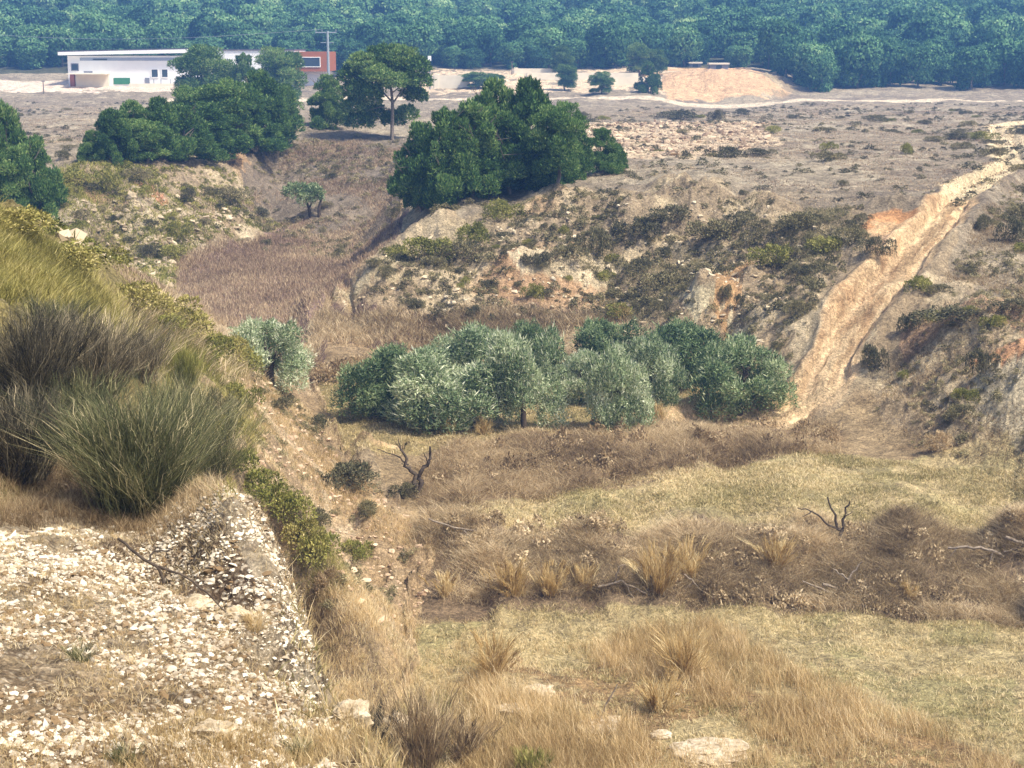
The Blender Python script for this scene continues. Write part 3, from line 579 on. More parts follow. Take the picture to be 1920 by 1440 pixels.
# ------------------------------------------------------------------ trees
def place(px, py, d0=8.): return ground(px, py, d0)
def scl(D): return D / F * 1.0                    # metres per photo pixel at distance D
PARTS = {}
def proto(kind, crown_me, trunk_me): PARTS[kind] = (crown_me, trunk_me)
def tree(name, kind, loc, wdt, hgt, label, category, group, rot=None):
    """a tree of unit height 1 and unit width 1 brought to its size"""
    o = bpy.data.objects.new(name, None); COL.objects.link(o); o.location = loc
    o.empty_display_size = .2; o['label'] = label; o['category'] = category; o['group'] = group
    a = random.uniform(0, 6.28) if rot is None else rot
    o.rotation_euler = (0, 0, a); o.scale = (wdt, wdt, hgt)
    cr, tr = PARTS[kind]; link('crown', cr, parent=o)
    if tr: link('trunk', tr, parent=o)
    return o
def norm_mesh(V, Wd, Hh):
    V = V.copy(); V[:, :2] /= Wd; V[:, 2] /= Hh; return V
def mk(kind, mats, cr, tr, Wd, Hh):
    V, Fc, r = cr; c1 = mesh_np(kind + '_crown', norm_mesh(V, Wd, Hh), Fc, [mats[0]], r)
    t1 = None
    if tr is not None:
        V, Fc, r = tr; t1 = mesh_np(kind + '_trunk', norm_mesh(V, Wd, Hh), Fc, [mats[1]], r, smooth=True)
    proto(kind, c1, t1)
for v in range(4):                                 # olives: silvery domes nearly to the ground
    rg = np.random.default_rng(100 + v); bl = []
    for k in range(34):
        a = rg.uniform(0, 6.283); q = rg.random() ** .4; z = rg.uniform(.10, .86); Rz = math.sqrt(max(.05, 1 - ((z - .4) / .62) ** 2))
        bl.append((math.cos(a) * 1.75 * q * Rz, math.sin(a) * 1.75 * q * Rz, 3.3 * z, rg.uniform(.38, .68)))
    c1 = crown(110 + v, bl, 30000, .13, .026, .4, .6, .12, .3, tang=.4, rag=.32)
    sp = crown(120 + v, bl, 4200, .27, .018, 1.0, .45, 0, .1, rag=.38); sp = (sp[0], sp[1], np.clip(sp[2] + .28, 0, 1))
    cr = cat_([c1, sp]); tr = branchy(130 + v, 2.2, .17, 6, .6, .2)
    mk(f'olive{v}', (MT['olive'], MT['darkbark']), cr, tr, 4.4, 3.7)
    mk(f'olived{v}', (MT['olive_dark'], MT['darkbark']), cr, tr, 4.4, 3.7)
OL = [(512, 722, 150, 122, 'olive0', 'silver olive tree standing alone behind the left spur'),
      (722, 778, 165, 135, 'olived1', 'dark green olive tree at the left end of the grove'),
      (842, 803, 215, 150, 'olive2', 'broad silvery olive tree in front of the left half of the grove'),
      (880, 735, 170, 130, 'olive3', 'olive tree behind the broad silvery one'),
      (985, 803, 150, 185, 'olive0', 'tall olive tree in the middle of the grove, dark at its foot'),
      (1008, 720, 100, 122, 'olived2', 'small olive tree peeping over the middle of the grove'),
      (1088, 758, 95, 100, 'olive1', 'low olive tree just right of the tall middle one'),
      (1158, 803, 120, 165, 'olive3', 'narrow olive tree with a dark base beside the pale grass gap'),
      (1230, 765, 110, 138, 'olive2', 'olive tree with silvery right flank, right of the narrow one'),
      (1145, 712, 130, 112, 'olived0', 'back row olive tree left of centre right'),
      (1262, 728, 160, 132, 'olived3', 'wide olive tree in the back row on the right'),
      (1385, 775, 165, 142, 'olived1', 'deep green olive tree at the right end of the grove by the track')]
for px, py, wp, hp, kd, lab in OL:
    x, y, z = place(px, py, 60); s = scl(y); tree('olive_tree', kd, (x, y, z - .05), wp * s * 1.2, hp * s * 1.1, lab, 'olive tree', 'olive trees of the grove')
x, y, z = place(588, 408, 100); s = scl(y)
rg = np.random.default_rng(7); bl = [(rg.normal() * 1.1, rg.normal() * .7, rg.uniform(1.6, 2.8), rg.uniform(.4, .7)) for k in range(14)]
cr = crown(141, bl, 6000, .2, .05, .3, .6, .1, .2)
tr = cat_([tube([(-.25, 0, -.3), (-.35, 0, .8), (-.7, 0, 2.0)], [.15, .12, .07]), tube([(.5, 0, -.3), (.45, 0, .8), (.75, .1, 2.0)], [.17, .13, .07]), tube([(-.35, 0, .8), (.1, .1, 2.0)], [.08, .05])])
mk('twin', (MT['olive_dark'], MT['darkbark']), cr, tr, 4.4, 3.3)
tree('olive_tree', 'twin', (x, y, z), 100 * s, 68 * s, 'small twin trunked olive tree alone at the back of the brown valley', 'olive tree', 'lone olive tree', 0)

for v in range(5):                                 # bushy pines
    rg = np.random.default_rng(200 + v); bl = []; Hh = 7.; Rr = 2.3
    for k in range(80):
        z = rg.uniform(.04, .95) ** .95; rad = Rr * 1.1 * (1 - z) ** .5 * (.85 + .3 * rg.random()); a = rg.uniform(0, 6.283); q = rg.random() ** .35
        bl.append((math.cos(a) * rad * q, math.sin(a) * rad * q, Hh * z, rg.uniform(.3, .6) * (1.15 - .6 * z), rg.uniform(.5, 1.0) * (1.15 - .5 * z)))
    bl.append((0, 0, Hh * .95, .3, .55))
    cr = crown(210 + v, bl, 32000, .30, .045, 1.3, .35, .2, .16, tang=.1)
    mk(f'pine{v}', (MT['pine'], MT['bark']), cr, branchy(220 + v, 5.6, .16, 5, .6, .2), 4.9, 7.5)
for v in range(4):                                 # round crowned pines
    rg = np.random.default_rng(240 + v); bl = []
    for k in range(52):
        d = unit(rg.normal(size=3)); q = rg.random() ** .4; bl.append((d[0] * 2.2 * q, d[1] * 2.2 * q, 4.1 + d[2] * 2.6 * q, rg.uniform(.45, .8), rg.uniform(.45, .8)))
    for k in range(8):
        a = rg.uniform(0, 6.283); bl.append((math.cos(a) * 1.5, math.sin(a) * 1.5, rg.uniform(1, 2), .7, .6))
    mk(f'rpine{v}', (MT['pine'], MT['bark']), crown(250 + v, bl, 28000, .28, .045, 1.0, .45, .2, .18, tang=.15), branchy(260 + v, 4.5, .2, 5, .6, .3), 5.6, 7.4)
LC = 'pines clumped on the left of the plain'; RC = 'pines clumped above the headland'
PN = [(385, 213, 110, 124, 'rpine0', 'round topped tall pine in front of the white building', LC, 'rpine'), (460, 213, 56, 106, 'pine1', 'slim pine between two round ones before the white building', LC, 0),
      (522, 207, 88, 116, 'rpine1', 'round pine standing free at the right of the left clump', LC, 0), (370, 272, 105, 108, 'rpine2', 'pine below the tallest one in the left clump', LC, 0),
      (432, 276, 112, 122, 'rpine3', 'broad pine in the middle of the left clump', LC, 0), (492, 272, 104, 132, 'pine3', 'leafy pine on the right side of the left clump', LC, 0),
      (534, 250, 70, 90, 'rpine0', 'small pine at the right foot of the left clump', LC, 0), (302, 300, 86, 112, 'pine4', 'pointed pine, third from the left in its clump', LC, 0),
      (252, 300, 84, 106, 'pine0', 'pointed pine, second from the left in its clump', LC, 0), (345, 302, 96, 102, 'pine1', 'pine at the front of the left clump', LC, 0),
      (212, 302, 66, 96, 'pine2', 'leftmost pointed pine of its clump', LC, 0), (400, 292, 104, 96, 'pine3', 'low pine at the front middle of the left clump', LC, 0),
      (462, 284, 104, 96, 'pine0', 'low pine at the front right of the left clump', LC, 0), (176, 300, 44, 56, 'pine4', 'small pine shrub just left of the left clump', LC, 0),
      (272, 306, 90, 80, 'rpine3', 'squat dark pine at the very front of the left clump', LC, 0),
      (792, 392, 96, 156, 'pine0', 'leftmost pine of the clump above the headland', RC, 0), (836, 386, 96, 176, 'pine1', 'second pine from the left above the headland', RC, 0),
      (884, 370, 108, 176, 'pine2', 'feathery pine left of the two tallest above the headland', RC, 0), (926, 352, 100, 196, 'pine3', 'tall pointed pine above the headland, left of the tallest', RC, 0),
      (992, 348, 118, 192, 'pine4', 'tallest broad pine above the headland', RC, 0), (1044, 342, 92, 150, 'rpine1', 'rounded pine on the right shoulder of the clump above the headland', RC, 0),
      (958, 362, 116, 146, 'pine0', 'pine in front of the two tallest above the headland', RC, 0), (1064, 336, 92, 110, 'pine2', 'low pine on the right side of the clump above the headland', RC, 0),
      (1128, 322, 66, 80, 'pine1', 'small pointed pine at the right end of the clump above the headland', RC, 0), (842, 378, 96, 112, 'rpine2', 'low pine at the front left of the clump above the headland', RC, 0),
      (910, 366, 104, 96, 'rpine3', 'low pine at the front middle of the clump above the headland', RC, 0), (1004, 352, 106, 92, 'pine3', 'low pine at the front right of the clump above the headland', RC, 0),
      (1158, 316, 30, 46, 'pine0', 'tiny pine beside the right end of the clump above the headland', RC, 0), (790, 392, 84, 98, 'rpine0', 'squat pine at the left foot of the clump above the headland', RC, 0),
      (14, 412, 96, 214, 'pine2', 'tall pine at the left edge of the photo', 'pines at the left edge', 0), (74, 410, 84, 150, 'pine4', 'shorter pine second from the left edge', 'pines at the left edge', 0),
      (28, 420, 90, 150, 'rpine1', 'squat dark pine low at the left edge', 'pines at the left edge', 0), (-40, 410, 100, 190, 'pine0', 'pine cut off by the left edge of the photo', 'pines at the left edge', 0),
      (615, 238, 66, 94, 'pine3', 'thin pine on the slope between the left clump and the tall umbrella pine', 'lone pines', 0),
      (1055, 142, 42, 54, 'rpine0', 'dark round pine behind the pale earthworks', 'field pines', 0), (1061, 171, 38, 50, 'rpine1', 'small round pine in front of the dark round one', 'field pines', 0),
      (1127, 177, 42, 42, 'rpine2', 'lone low round pine in the middle of the pale earthworks', 'field pines', 0), (1200, 142, 48, 58, 'rpine3', 'round pine left of the orange cut bank, back one', 'field pines', 0),
      (1234, 142, 34, 48, 'rpine0', 'slim pine touching the orange cut bank', 'field pines', 0), (1217, 174, 38, 54, 'pine4', 'pointed small pine at the left foot of the orange cut bank', 'field pines', 0),
      (895, 165, 50, 30, 'rpine2', 'low green bush left of the pale earthworks', 'field pines', 0), (925, 166, 40, 28, 'rpine1', 'low green bush beside the pale terrace', 'field pines', 0), (868, 162, 30, 22, 'rpine3', 'tiny green bush right of the tall umbrella pine', 'field pines', 0)]
for px, py, wp, hp, kd, lab, grp, _ in PN:
    x, y, z = place(px, py, 90); s = scl(y); tree('pine_tree', kd, (x, y, z - .1), wp * s * 1.25, hp * s * 1.06, lab, 'pine tree', grp)
# the tall umbrella pine with its bare trunk showing
x, y, z = place(735, 262, 130); s = scl(y)
def bp_(px, py, dy=0): return ((px - 735) * s, dy, (262 - py) * s)
bl = [(*bp_(a, b_, d_), r_ * s, r_ * s * .75) for a, b_, d_, r_ in [(690, 118, 0, 30), (720, 102, .5, 28), (750, 104, 0, 30), (778, 122, 0, 26), (665, 140, .4, 24), (675, 168, 0, 26), (790, 150, 0, 18), (735, 130, 1.2, 32), (700, 150, 1.2, 28),
      (668, 200, .5, 24), (690, 185, 1, 24), (676, 228, .4, 24), (700, 215, 1.6, 22), (765, 148, -.5, 22), (742, 150, -1.4, 22), (715, 138, -1.6, 24), (780, 180, 1.5, 18), (760, 215, 2.0, 20), (735, 225, 2.2, 20), (770, 170, 1, 18), (700, 170, -.8, 20)]]
cr = crown(301, bl, 46000, .30, .06, .7, .5, .1, .25, tang=.25)
tr = cat_([tube([bp_(735, 272), bp_(736, 225), bp_(737, 190), bp_(735, 165), bp_(728, 140)], [.2, .17, .15, .12, .08]), tube([bp_(737, 192), bp_(748, 175), bp_(765, 150)], [.1, .08, .05]),
           tube([bp_(736, 188), bp_(722, 172), bp_(705, 150)], [.1, .08, .05]), tube([bp_(736, 205), bp_(715, 198), bp_(690, 205)], [.07, .05, .03]), tube([bp_(728, 140), bp_(740, 112)], [.08, .04]), tube([bp_(735, 172), bp_(750, 160), bp_(752, 130)], [.07, .06, .04])])
mk('umbrella', (MT['pine'], MT['bark']), cr, tr, 1, 1)
tree('pine_tree', 'umbrella', (x, y, z), 1.02, .94, 'tallest umbrella shaped pine with a bare pale trunk, right of the white building', 'pine tree', 'lone pines', 0)

# forest on the far hill: the nearest trees one by one, the rest as one mass
FV = []
for v in range(7):
    rg = np.random.default_rng(400 + v); bl = []
    bl.append((0, 0, 3.9, 2.7, 2.3))
    for k in range(9):
        d = unit(rg.normal(size=3)); d[2] = abs(d[2]); bl.append((d[0] * 2.1, d[1] * 2.1, 3.8 + d[2] * 1.9, rg.uniform(.8, 1.2), rg.uniform(.6, .9)))
    for k in range(6):
        a = rg.uniform(0, 6.283); bl.append((math.cos(a) * 1.3, math.sin(a) * 1.3, rg.uniform(.8, 2.6), .9, .9))
    big = crown(410 + v, bl, 4200, .5, .15, .4, .35, .04, .12, tang=.85, rag=.12, rn=.12); tr = branchy(430 + v, 4, .2, 3, .5, .4, sub=0)
    Vt, Ft_, rt = cat_([big, tr]); mi = np.concatenate([np.zeros(len(big[1])), np.ones(len(tr[1]))])
    me = mesh_np(f'forest_pine_{v}', Vt, Ft_, [MT['forest'], MT['bark']], rt, mi)
    FV.append((me, crown(420 + v, bl, 1700, .6, .22, .4, .35, .03, .12, tang=.9, rag=.1, rn=.1)))
k = 0; pts = []
gy = 314.
while gy < 640:
    stepx = 5.0 * (1 + (gy - 314) / 600)
    for gx in np.arange(-.36 * gy, .36 * gy, stepx):
        x = gx + rng.normal() * 1.6; y = gy + rng.normal() * 1.8; u = x / y; px = 960 + u * F * 1.01
        lim = 322 if px > 1452 else (346 if px > 1180 else (338 if px > 640 else 352))
        if y < lim + rng.normal() * 2: continue
        if vnoise(np.array([x / 22]), np.array([y / 22]), 3)[0] < .08: continue
        pts.append((x, y, z_at(x, y)))
    gy += 5.4 * (1 + (gy - 314) / 500)
pts = np.array(pts); pts = pts[np.argsort(pts[:, 1])]
inview = np.abs(pts[:, 0] / pts[:, 1]) < .335
idx_near = np.where(inview)[0][:260]
for i in idx_near:
    x, y, z = pts[i]; u = 960 + x / y * F; s = .62 + .95 * rng.random() ** 1.5
    where = 'behind the white building' if u < 640 else ('behind the pale earthworks' if u < 1230 else ('behind the orange cut bank' if u < 1455 else 'along the right end of the plain'))
    o = link('forest_pine', FV[int(rng.integers(7))][0], (x, y, z - .4), label=f'round pine at the forest edge {where}', category='pine tree', group=f'forest edge pines {where}')
    o.rotation_euler = (0, 0, rng.uniform(0, 6.28)); o.scale = (s, s, s * rng.uniform(.85, 1.15))
rest = np.setdiff1d(np.arange(len(pts)), idx_near); parts = []
for i in rest:
    V0, F0, r0 = FV[int(rng.integers(7))][1]; a = rng.uniform(0, 6.28); s = .55 + .95 * rng.random() ** 1.6; c_, s_ = math.cos(a) * s, math.sin(a) * s
    Vn = np.stack([V0[:, 0] * c_ - V0[:, 1] * s_, V0[:, 0] * s_ + V0[:, 1] * c_, V0[:, 2] * s * rng.uniform(.85, 1.15)], -1) + pts[i]
    parts.append((Vn, F0, np.clip(r0 + rng.normal() * .12, 0, 1)))
print('forest trees', len(pts), 'mass', len(rest))
V, Fc, r = cat_(parts); link('pine_forest', mesh_np('pine_forest', V, Fc, [MT['forest']], r), kind='stuff', label='dense pine forest covering the far hill')

# ------------------------------------------------------------------ shrubs
SHM = {}
for v in range(4):
    rg = np.random.default_rng(500 + v); bl = [(rg.normal() * .32, rg.normal() * .32, rg.uniform(.1, .42), rg.uniform(.2, .36)) for k in range(9)]
    cr = crown(510 + v, bl, 3200, .085, .02, .5, .8, .15, .25); V, Fc, r = cr; V = V / [1.4, 1.4, .85]
    for mk_ in ('yellow', 'shrub', 'shrub_green', 'shrub_dark', 'brush'): SHM[mk_, v] = mesh_np(f'{mk_}_{v}', V, Fc, [MT[mk_]], r)
def shrub(px, py, wp, hp, kind, label, group, d0=8., name='shrub', cat='shrub'):
    x, y, z = ground(px, py, d0); s = scl(y)
    o = link(name, SHM[kind, random.randrange(4)], (x, y, z - .06 * hp * s), label=label, category=cat, group=group)
    o.rotation_euler = (0, 0, random.uniform(0, 6.28)); o.scale = (wp * s, wp * s * .9, hp * s); return o
HL = 'shrubs on the headland'; RS = 'shrubs on the right slope'; PL = 'shrubs on the plain'; LS = 'shrubs on the left slope'
for a in [(940, 408, 60, 44, 'shrub_green', 'rounded yellow green shrub at the brow of the headland', HL), (885, 455, 62, 50, 'shrub_green', 'olive green shrub below the brow of the headland', HL),
          (802, 478, 84, 46, 'shrub_green', 'wide olive green shrub on the left shoulder of the headland', HL), (862, 488, 70, 40, 'shrub', 'low dull green shrub beside the wide one on the headland', HL),
          (745, 485, 46, 34, 'shrub_green', 'small shrub at the left tip of the headland', HL), (1117, 473, 54, 62, 'shrub', 'upright oval shrub on the headland', HL),
          (1018, 498, 34, 34, 'shrub_dark', 'small dark shrub above the bare patch of the headland', HL), (990, 500, 22, 30, 'shrub_dark', 'tiny dark shrub left of the small dark one', HL),
          (1062, 482, 60, 34, 'shrub', 'flat shrub between the dark one and the upright oval one', HL), (1160, 590, 60, 30, 'shrub_green', 'yellowish shrub behind the gap in the grove', HL),
          (1200, 440, 70, 42, 'shrub_dark', 'dark mat of shrub right of the upright oval one', HL), (1262, 420, 80, 40, 'shrub_dark', 'long dark shrub under the edge of the plain', HL),
          (1345, 452, 90, 46, 'shrub', 'large dull shrub in the middle of the right slope', RS), (1400, 420, 60, 30, 'shrub_dark', 'dark shrub near the edge of the plain', RS),
          (1450, 500, 80, 48, 'shrub_green', 'olive shrub left of the orange bare patch', RS), (1240, 540, 70, 40, 'shrub', 'grey green shrub above the right half of the grove', RS),
          (1545, 470, 70, 36, 'shrub_green', 'green shrub between slope gullies', RS), (1500, 430, 80, 36, 'shrub', 'shrub on the upper right slope', RS), (1640, 480, 60, 40, 'shrub_dark', 'dark shrub in the hollow left of the track', RS),
          (1360, 560, 22, 34, 'shrub', 'round shrub standing on the pale orange mound', RS), (1385, 575, 18, 26, 'shrub_dark', 'small shrub right of the round one on the mound', RS),
          (1730, 545, 50, 36, 'shrub_green', 'shrub on the right rim of the track', RS), (1842, 432, 36, 34, 'shrub_dark', 'small pointed shrub right of the track', RS), (1905, 455, 50, 60, 'shrub_dark', 'dark shrub by the right edge of the photo', RS),
          (1915, 410, 60, 40, 'shrub', 'shrub at the right edge above the dark one', RS), (1790, 600, 120, 36, 'shrub_dark', 'long dark shrub under the grassy ledge on the right', RS), (1900, 585, 80, 28, 'shrub_dark', 'dark hedge-like shrub along the ledge on the right edge', RS),
          (1600, 450, 60, 30, 'shrub', 'shrub below the orange bank', RS), (1700, 620, 40, 44, 'shrub_dark', 'dark shrub at the right shoulder of the lower track', RS), (1640, 690, 44, 60, 'shrub_dark', 'dark leafy clump added as the shade in the cavity right of the lower track', RS),  # clump at the cavity is no real shrub, added as the overhang's shade
          (1762, 850, 50, 50, 'brush', 'rusty brown shrub at the foot of the right slope', RS), (1550, 825, 60, 40, 'brush', 'brown shrub at the bottom of the track', RS), (1840, 700, 40, 60, 'shrub_dark', 'dark shrub in the gully by the right edge', RS), (1800, 780, 50, 30, 'shrub', 'low shrub on the right slope foot', RS),
          (1362, 296, 60, 28, 'shrub_dark', 'dark shrub in front of the pale patch of the plain', PL), (1428, 290, 50, 16, 'shrub_dark', 'flat dark shrub right of the pale patch', PL), (1090, 228, 40, 20, 'shrub_dark', 'dark shrub left in the row across the plain', PL),
          (1270, 222, 90, 20, 'shrub_dark', 'long dark shrub row across the plain', PL), (1345, 225, 26, 26, 'shrub_dark', 'upright dark shrub in the row across the plain', PL), (1390, 216, 28, 14, 'shrub_dark', 'small dark shrub right in the row across the plain', PL),
          (1640, 228, 50, 14, 'shrub_dark', 'flat dark shrub in the middle of the right plain', PL), (1550, 280, 30, 18, 'shrub_green', 'bright green shrub on the plain', PL), (1562, 300, 56, 20, 'shrub', 'olive shrub below the bright green one', PL),
          (1840, 262, 50, 22, 'shrub_green', 'green shrub near the top of the track', PL), (1790, 260, 30, 18, 'shrub', 'small shrub left of the green one near the track', PL), (1700, 290, 30, 24, 'shrub_green', 'green tuft on the plain left of the track', PL), (1450, 250, 40, 16, 'shrub_green', 'yellowish shrub on the pale patch', PL),
          (1580, 350, 20, 14, 'shrub_dark', 'tiny dark shrub alone on the lower plain', PL), (1395, 365, 18, 12, 'shrub_dark', 'tiny dark shrub near the rim of the plain', PL),
          (118, 298, 34, 18, 'shrub_dark', 'dark shrub beside the pines of the left edge', LS), (205, 365, 44, 50, 'shrub_green', 'green shrub left of the pink rock', LS), (430, 380, 66, 34, 'shrub', 'rounded dull shrub at the right of the left slope', LS), (355, 380, 28, 32, 'shrub_dark', 'round dark shrub above the pale rocks', LS),
          (490, 410, 30, 24, 'shrub_dark', 'dark shrub at the foot of the left slope', LS), (130, 345, 60, 34, 'shrub_green', 'yellowish shrub at the top of the left slope', LS), (330, 450, 50, 40, 'shrub_green', 'olive shrub among the pale rocks', LS), (320, 480, 50, 24, 'shrub_green', 'low green shrub at the foot of the pale rocks', LS),
          (150, 415, 30, 24, 'shrub', 'small shrub among the leftmost pale rocks', LS), (260, 340, 50, 28, 'shrub', 'shrub above the pink rock', LS), (10, 300, 40, 24, 'shrub_dark', 'shrub behind the left edge pines', LS),
          (660, 912, 120, 66, 'shrub_dark', 'large dark green shrub beside the bare forked tree'.replace('bare', 'bare'), 'valley shrubs'), (765, 932, 50, 40, 'shrub_dark', 'small dark shrub at the foot of the bare forked tree', 'valley shrubs'), (598, 806, 36, 34, 'shrub_dark', 'small green shrub at the foot of the pink flank', 'valley shrubs'),
          (620, 715, 90, 56, 'brush', 'rusty dry bush right of the lone silver olive', 'valley shrubs'), (670, 700, 70, 40, 'brush', 'second rusty dry bush right of the lone silver olive', 'valley shrubs'),
          (390, 675, 90, 64, 'shrub_green', 'yellow green bush on the crest of the spur', 'spur shrubs'), (462, 694, 76, 60, 'shrub_green', 'last bush on the crest of the spur beside the lone olive', 'spur shrubs'), (300, 620, 90, 40, 'shrub_green', 'low bush on the spur crest behind the brooms', 'spur shrubs'),
          (470, 930, 110, 66, 'shrub_green', 'bright green bush behind the top of the pale shelf', 'spur shrubs'), (540, 985, 100, 70, 'shrub_green', 'green bush halfway down the shelf edge', 'spur shrubs'), (585, 1050, 84, 76, 'shrub_green', 'green bush lowest beside the shelf edge', 'spur shrubs'), (670, 1045, 56, 44, 'shrub_green', 'small yellow green bush alone on the pink flank', 'spur shrubs'),
          (610, 1110, 50, 60, 'brush', 'brown bush between the shelf and the flank', 'spur shrubs'), (420, 800, 70, 90, 'shrub', 'dull bush right of the tall green broom', 'spur shrubs'),
          (440, 880, 80, 60, 'shrub_green', 'green bush highest in the strip behind the shelf', 'spur shrubs'), (505, 950, 90, 60, 'shrub_green', 'green bush between two others in the strip behind the shelf', 'spur shrubs'), (565, 1015, 80, 60, 'yellow', 'yellow green bush low in the strip behind the shelf', 'spur shrubs'), (600, 985, 50, 40, 'shrub', 'dull bush at the right edge of the green strip', 'spur shrubs'), (240, 575, 110, 60, 'yellow', 'highest yellow mat bush on the spur crest', 'spur shrubs'), (300, 605, 120, 60, 'yellow', 'yellow mat bush second down the spur crest', 'spur shrubs'), (352, 630, 110, 60, 'yellow', 'yellow mat bush third down the spur crest', 'spur shrubs'), (425, 672, 100, 62, 'yellow', 'round yellow bush next to the last crest bush', 'spur shrubs'), (30, 445, 160, 60, 'yellow', 'yellow mat bush at the very top left', 'spur shrubs'), (140, 505, 150, 60, 'yellow', 'yellow mat bush between the top left and the crest brooms', 'spur shrubs'), (445, 760, 70, 60, 'shrub_green', 'green bush on the upper flank of the spur', 'spur shrubs'), (430, 830, 80, 60, 'yellow', 'yellow green bush right of the largest broom', 'spur shrubs'), (690, 970, 50, 36, 'shrub', 'dull bush near the foot of the flank', 'spur shrubs'), (530, 770, 40, 30, 'shrub_dark', 'dark bush on the pink soil below the lone olive', 'spur shrubs')]:
    shrub(*a, d0=26 if a[6] in ('valley shrubs', 'spur shrubs') else 60)
def scatter(P, n, wr, kinds, label, group, asp=(.45, .8), **kw):
    for q in pick(P, n, **kw):
        wd = math.exp(random.uniform(math.log(wr[0]), math.log(wr[1])))
        o = link('shrub', SHM[random.choice(kinds), random.randrange(4)], (q[0], q[1], q[2] - .05 * wd), label=label, category='shrub', group=group)
        o.rotation_euler = (0, 0, random.uniform(0, 6.28)); o.scale = (wd, wd * random.uniform(.8, 1.1), wd * random.uniform(*asp))
scatter([(640, 560), (760, 455), (1100, 395), (1200, 395), (1200, 600), (900, 612)], 40, (.5, 1.4), ['shrub', 'shrub_green', 'shrub_dark'], 'small scrub bush on the gullied headland', 'small bushes of the headland', d0=60)
scatter([(1200, 600), (1200, 395), (1600, 395), (1640, 440), (1440, 700)], 34, (.5, 1.3), ['shrub', 'shrub', 'shrub_dark'], 'small scrub bush on the slope left of the track', 'small bushes left of the track', d0=60)
scatter([(1620, 800), (1720, 620), (1830, 430), (1900, 350), (1990, 350), (1990, 830)], 26, (.4, 1.3), ['shrub', 'shrub', 'shrub_green'], 'small scrub bush on the slope right of the track', 'small bushes right of the track', d0=60)
scatter([(1080, 340), (1090, 215), (1960, 205), (1990, 340)], 60, (.6, 2.2), ['shrub', 'shrub_dark', 'shrub_dark', 'shrub_green'], 'small low bush dotted on the pale plain', 'small bushes of the plain', (.3, .5), d0=90)
scatter([(90, 440), (110, 315), (300, 325), (380, 345), (520, 430), (330, 485), (100, 490)], 38, (.5, 1.7), ['shrub', 'shrub_green', 'shrub_dark'], 'small bush among the rocks of the left slope', 'small bushes of the left slope', d0=90)
scatter([(-20, 280), (-20, 200), (330, 200), (200, 290)], 14, (.6, 1.8), ['shrub', 'shrub_dark'], 'small low bush on the plain before the white building', 'small bushes before the building', (.3, .5), d0=90)
scatter([(420, 400), (560, 290), (745, 280), (755, 395)], 16, (.5, 1.3), ['shrub', 'shrub_dark'], 'small bush on the slope below the tall umbrella pine', 'small bushes below the umbrella pine', d0=90)

def scrub_stuff(name, label, mats, P, n, w0, w1, asp, **kw):
    T = pick(P, n, **kw); parts = []; base = []
    for v in range(4):
        rg = np.random.default_rng(520 + v); bl = [(rg.normal() * .28, rg.normal() * .28, rg.uniform(.0, .35), rg.uniform(.22, .36)) for k in range(5)]
        V0, F0, r0 = crown(530 + v, bl, 210, .17, .05, .4, .8, .1, .2, tang=.4); base.append((V0 / [1.3, 1.3, .8], F0, r0))
    for q in T:
        V0, F0, r0 = base[int(rng.integers(4))]; wd = w0 * (w1 / w0) ** (rng.random() ** 1.6); a = rng.uniform(0, 6.28); c_, s_ = math.cos(a) * wd, math.sin(a) * wd
        parts.append((np.stack([V0[:, 0] * c_ - V0[:, 1] * s_, V0[:, 0] * s_ + V0[:, 1] * c_, V0[:, 2] * wd * rng.uniform(*asp)], -1) + q, F0, np.clip(r0 + rng.normal() * .2, 0, 1)))
    V, Fc, r = cat_(parts); return link(name, mesh_np(name, V, Fc, [MT[mats]], r), kind='stuff', label=label)
scrub_stuff('plain_scrub', 'low grey green scrub dotted all over the pale plain', 'shrub_dark', [(1080, 385), (1060, 230), (1200, 196), (1960, 196), (1990, 400), (1500, 392)], 1500, .3, 1.3, (.25, .5), keep=clumpy(81, 12, -.1))
scrub_stuff('left_plain_scrub', 'low grey scrub over the left plain', 'shrub_dark', [(-60, 320), (-60, 190), (330, 190), (300, 300), (100, 320)], 420, .3, 1.2, (.25, .5), keep=clumpy(82, 12, -.1))
scrub_stuff('slope_scrub', 'grey green scrub over the gullied slopes', 'shrub', [(640, 560), (760, 450), (880, 370), (1100, 360), (1620, 384), (1640, 430), (1450, 730), (1200, 640), (900, 612)], 1700, .2, .9, (.4, .7), keep=clumpy(83, 5, -.02))
scrub_stuff('right_slope_scrub', 'grey green scrub on the slope right of the track', 'shrub', [(1600, 800), (1720, 620), (1830, 430), (1900, 350), (1990, 350), (1990, 845), (1650, 845)], 700, .15, .7, (.4, .7), keep=clumpy(84, 4, 0))
scrub_stuff('back_slope_scrub', 'grey scrub on the slope below the umbrella pine', 'shrub', [(390, 400), (480, 310), (580, 240), (750, 260), (755, 400)], 900, .25, 1., (.35, .6), keep=clumpy(85, 6, -.15))
scrub_stuff('left_slope_scrub', 'olive scrub between the rocks of the left slope', 'shrub_green', [(80, 440), (110, 312), (300, 320), (460, 335), (530, 430), (330, 485), (100, 495)], 900, .25, .9, (.4, .7), keep=clumpy(86, 5, -.1))
scrub_stuff('spur_scrub', 'small scrub on the pink flank of the spur', 'shrub', [(420, 720), (500, 700), (600, 800), (640, 870), (790, 1000), (770, 1080), (640, 1180), (560, 1050), (480, 900)], 420, .12, .6, (.4, .7), keep=clumpy(87, 3, -.05), dmax=80)
scrub_stuff('bank_scrub', 'small twiggy bushes standing in the bank brush', 'bankbrush', [(800, 975), (1300, 975), (1990, 975), (1990, 1125), (900, 1125)], 260, .3, 1.0, (.5, .9), dmax=62)
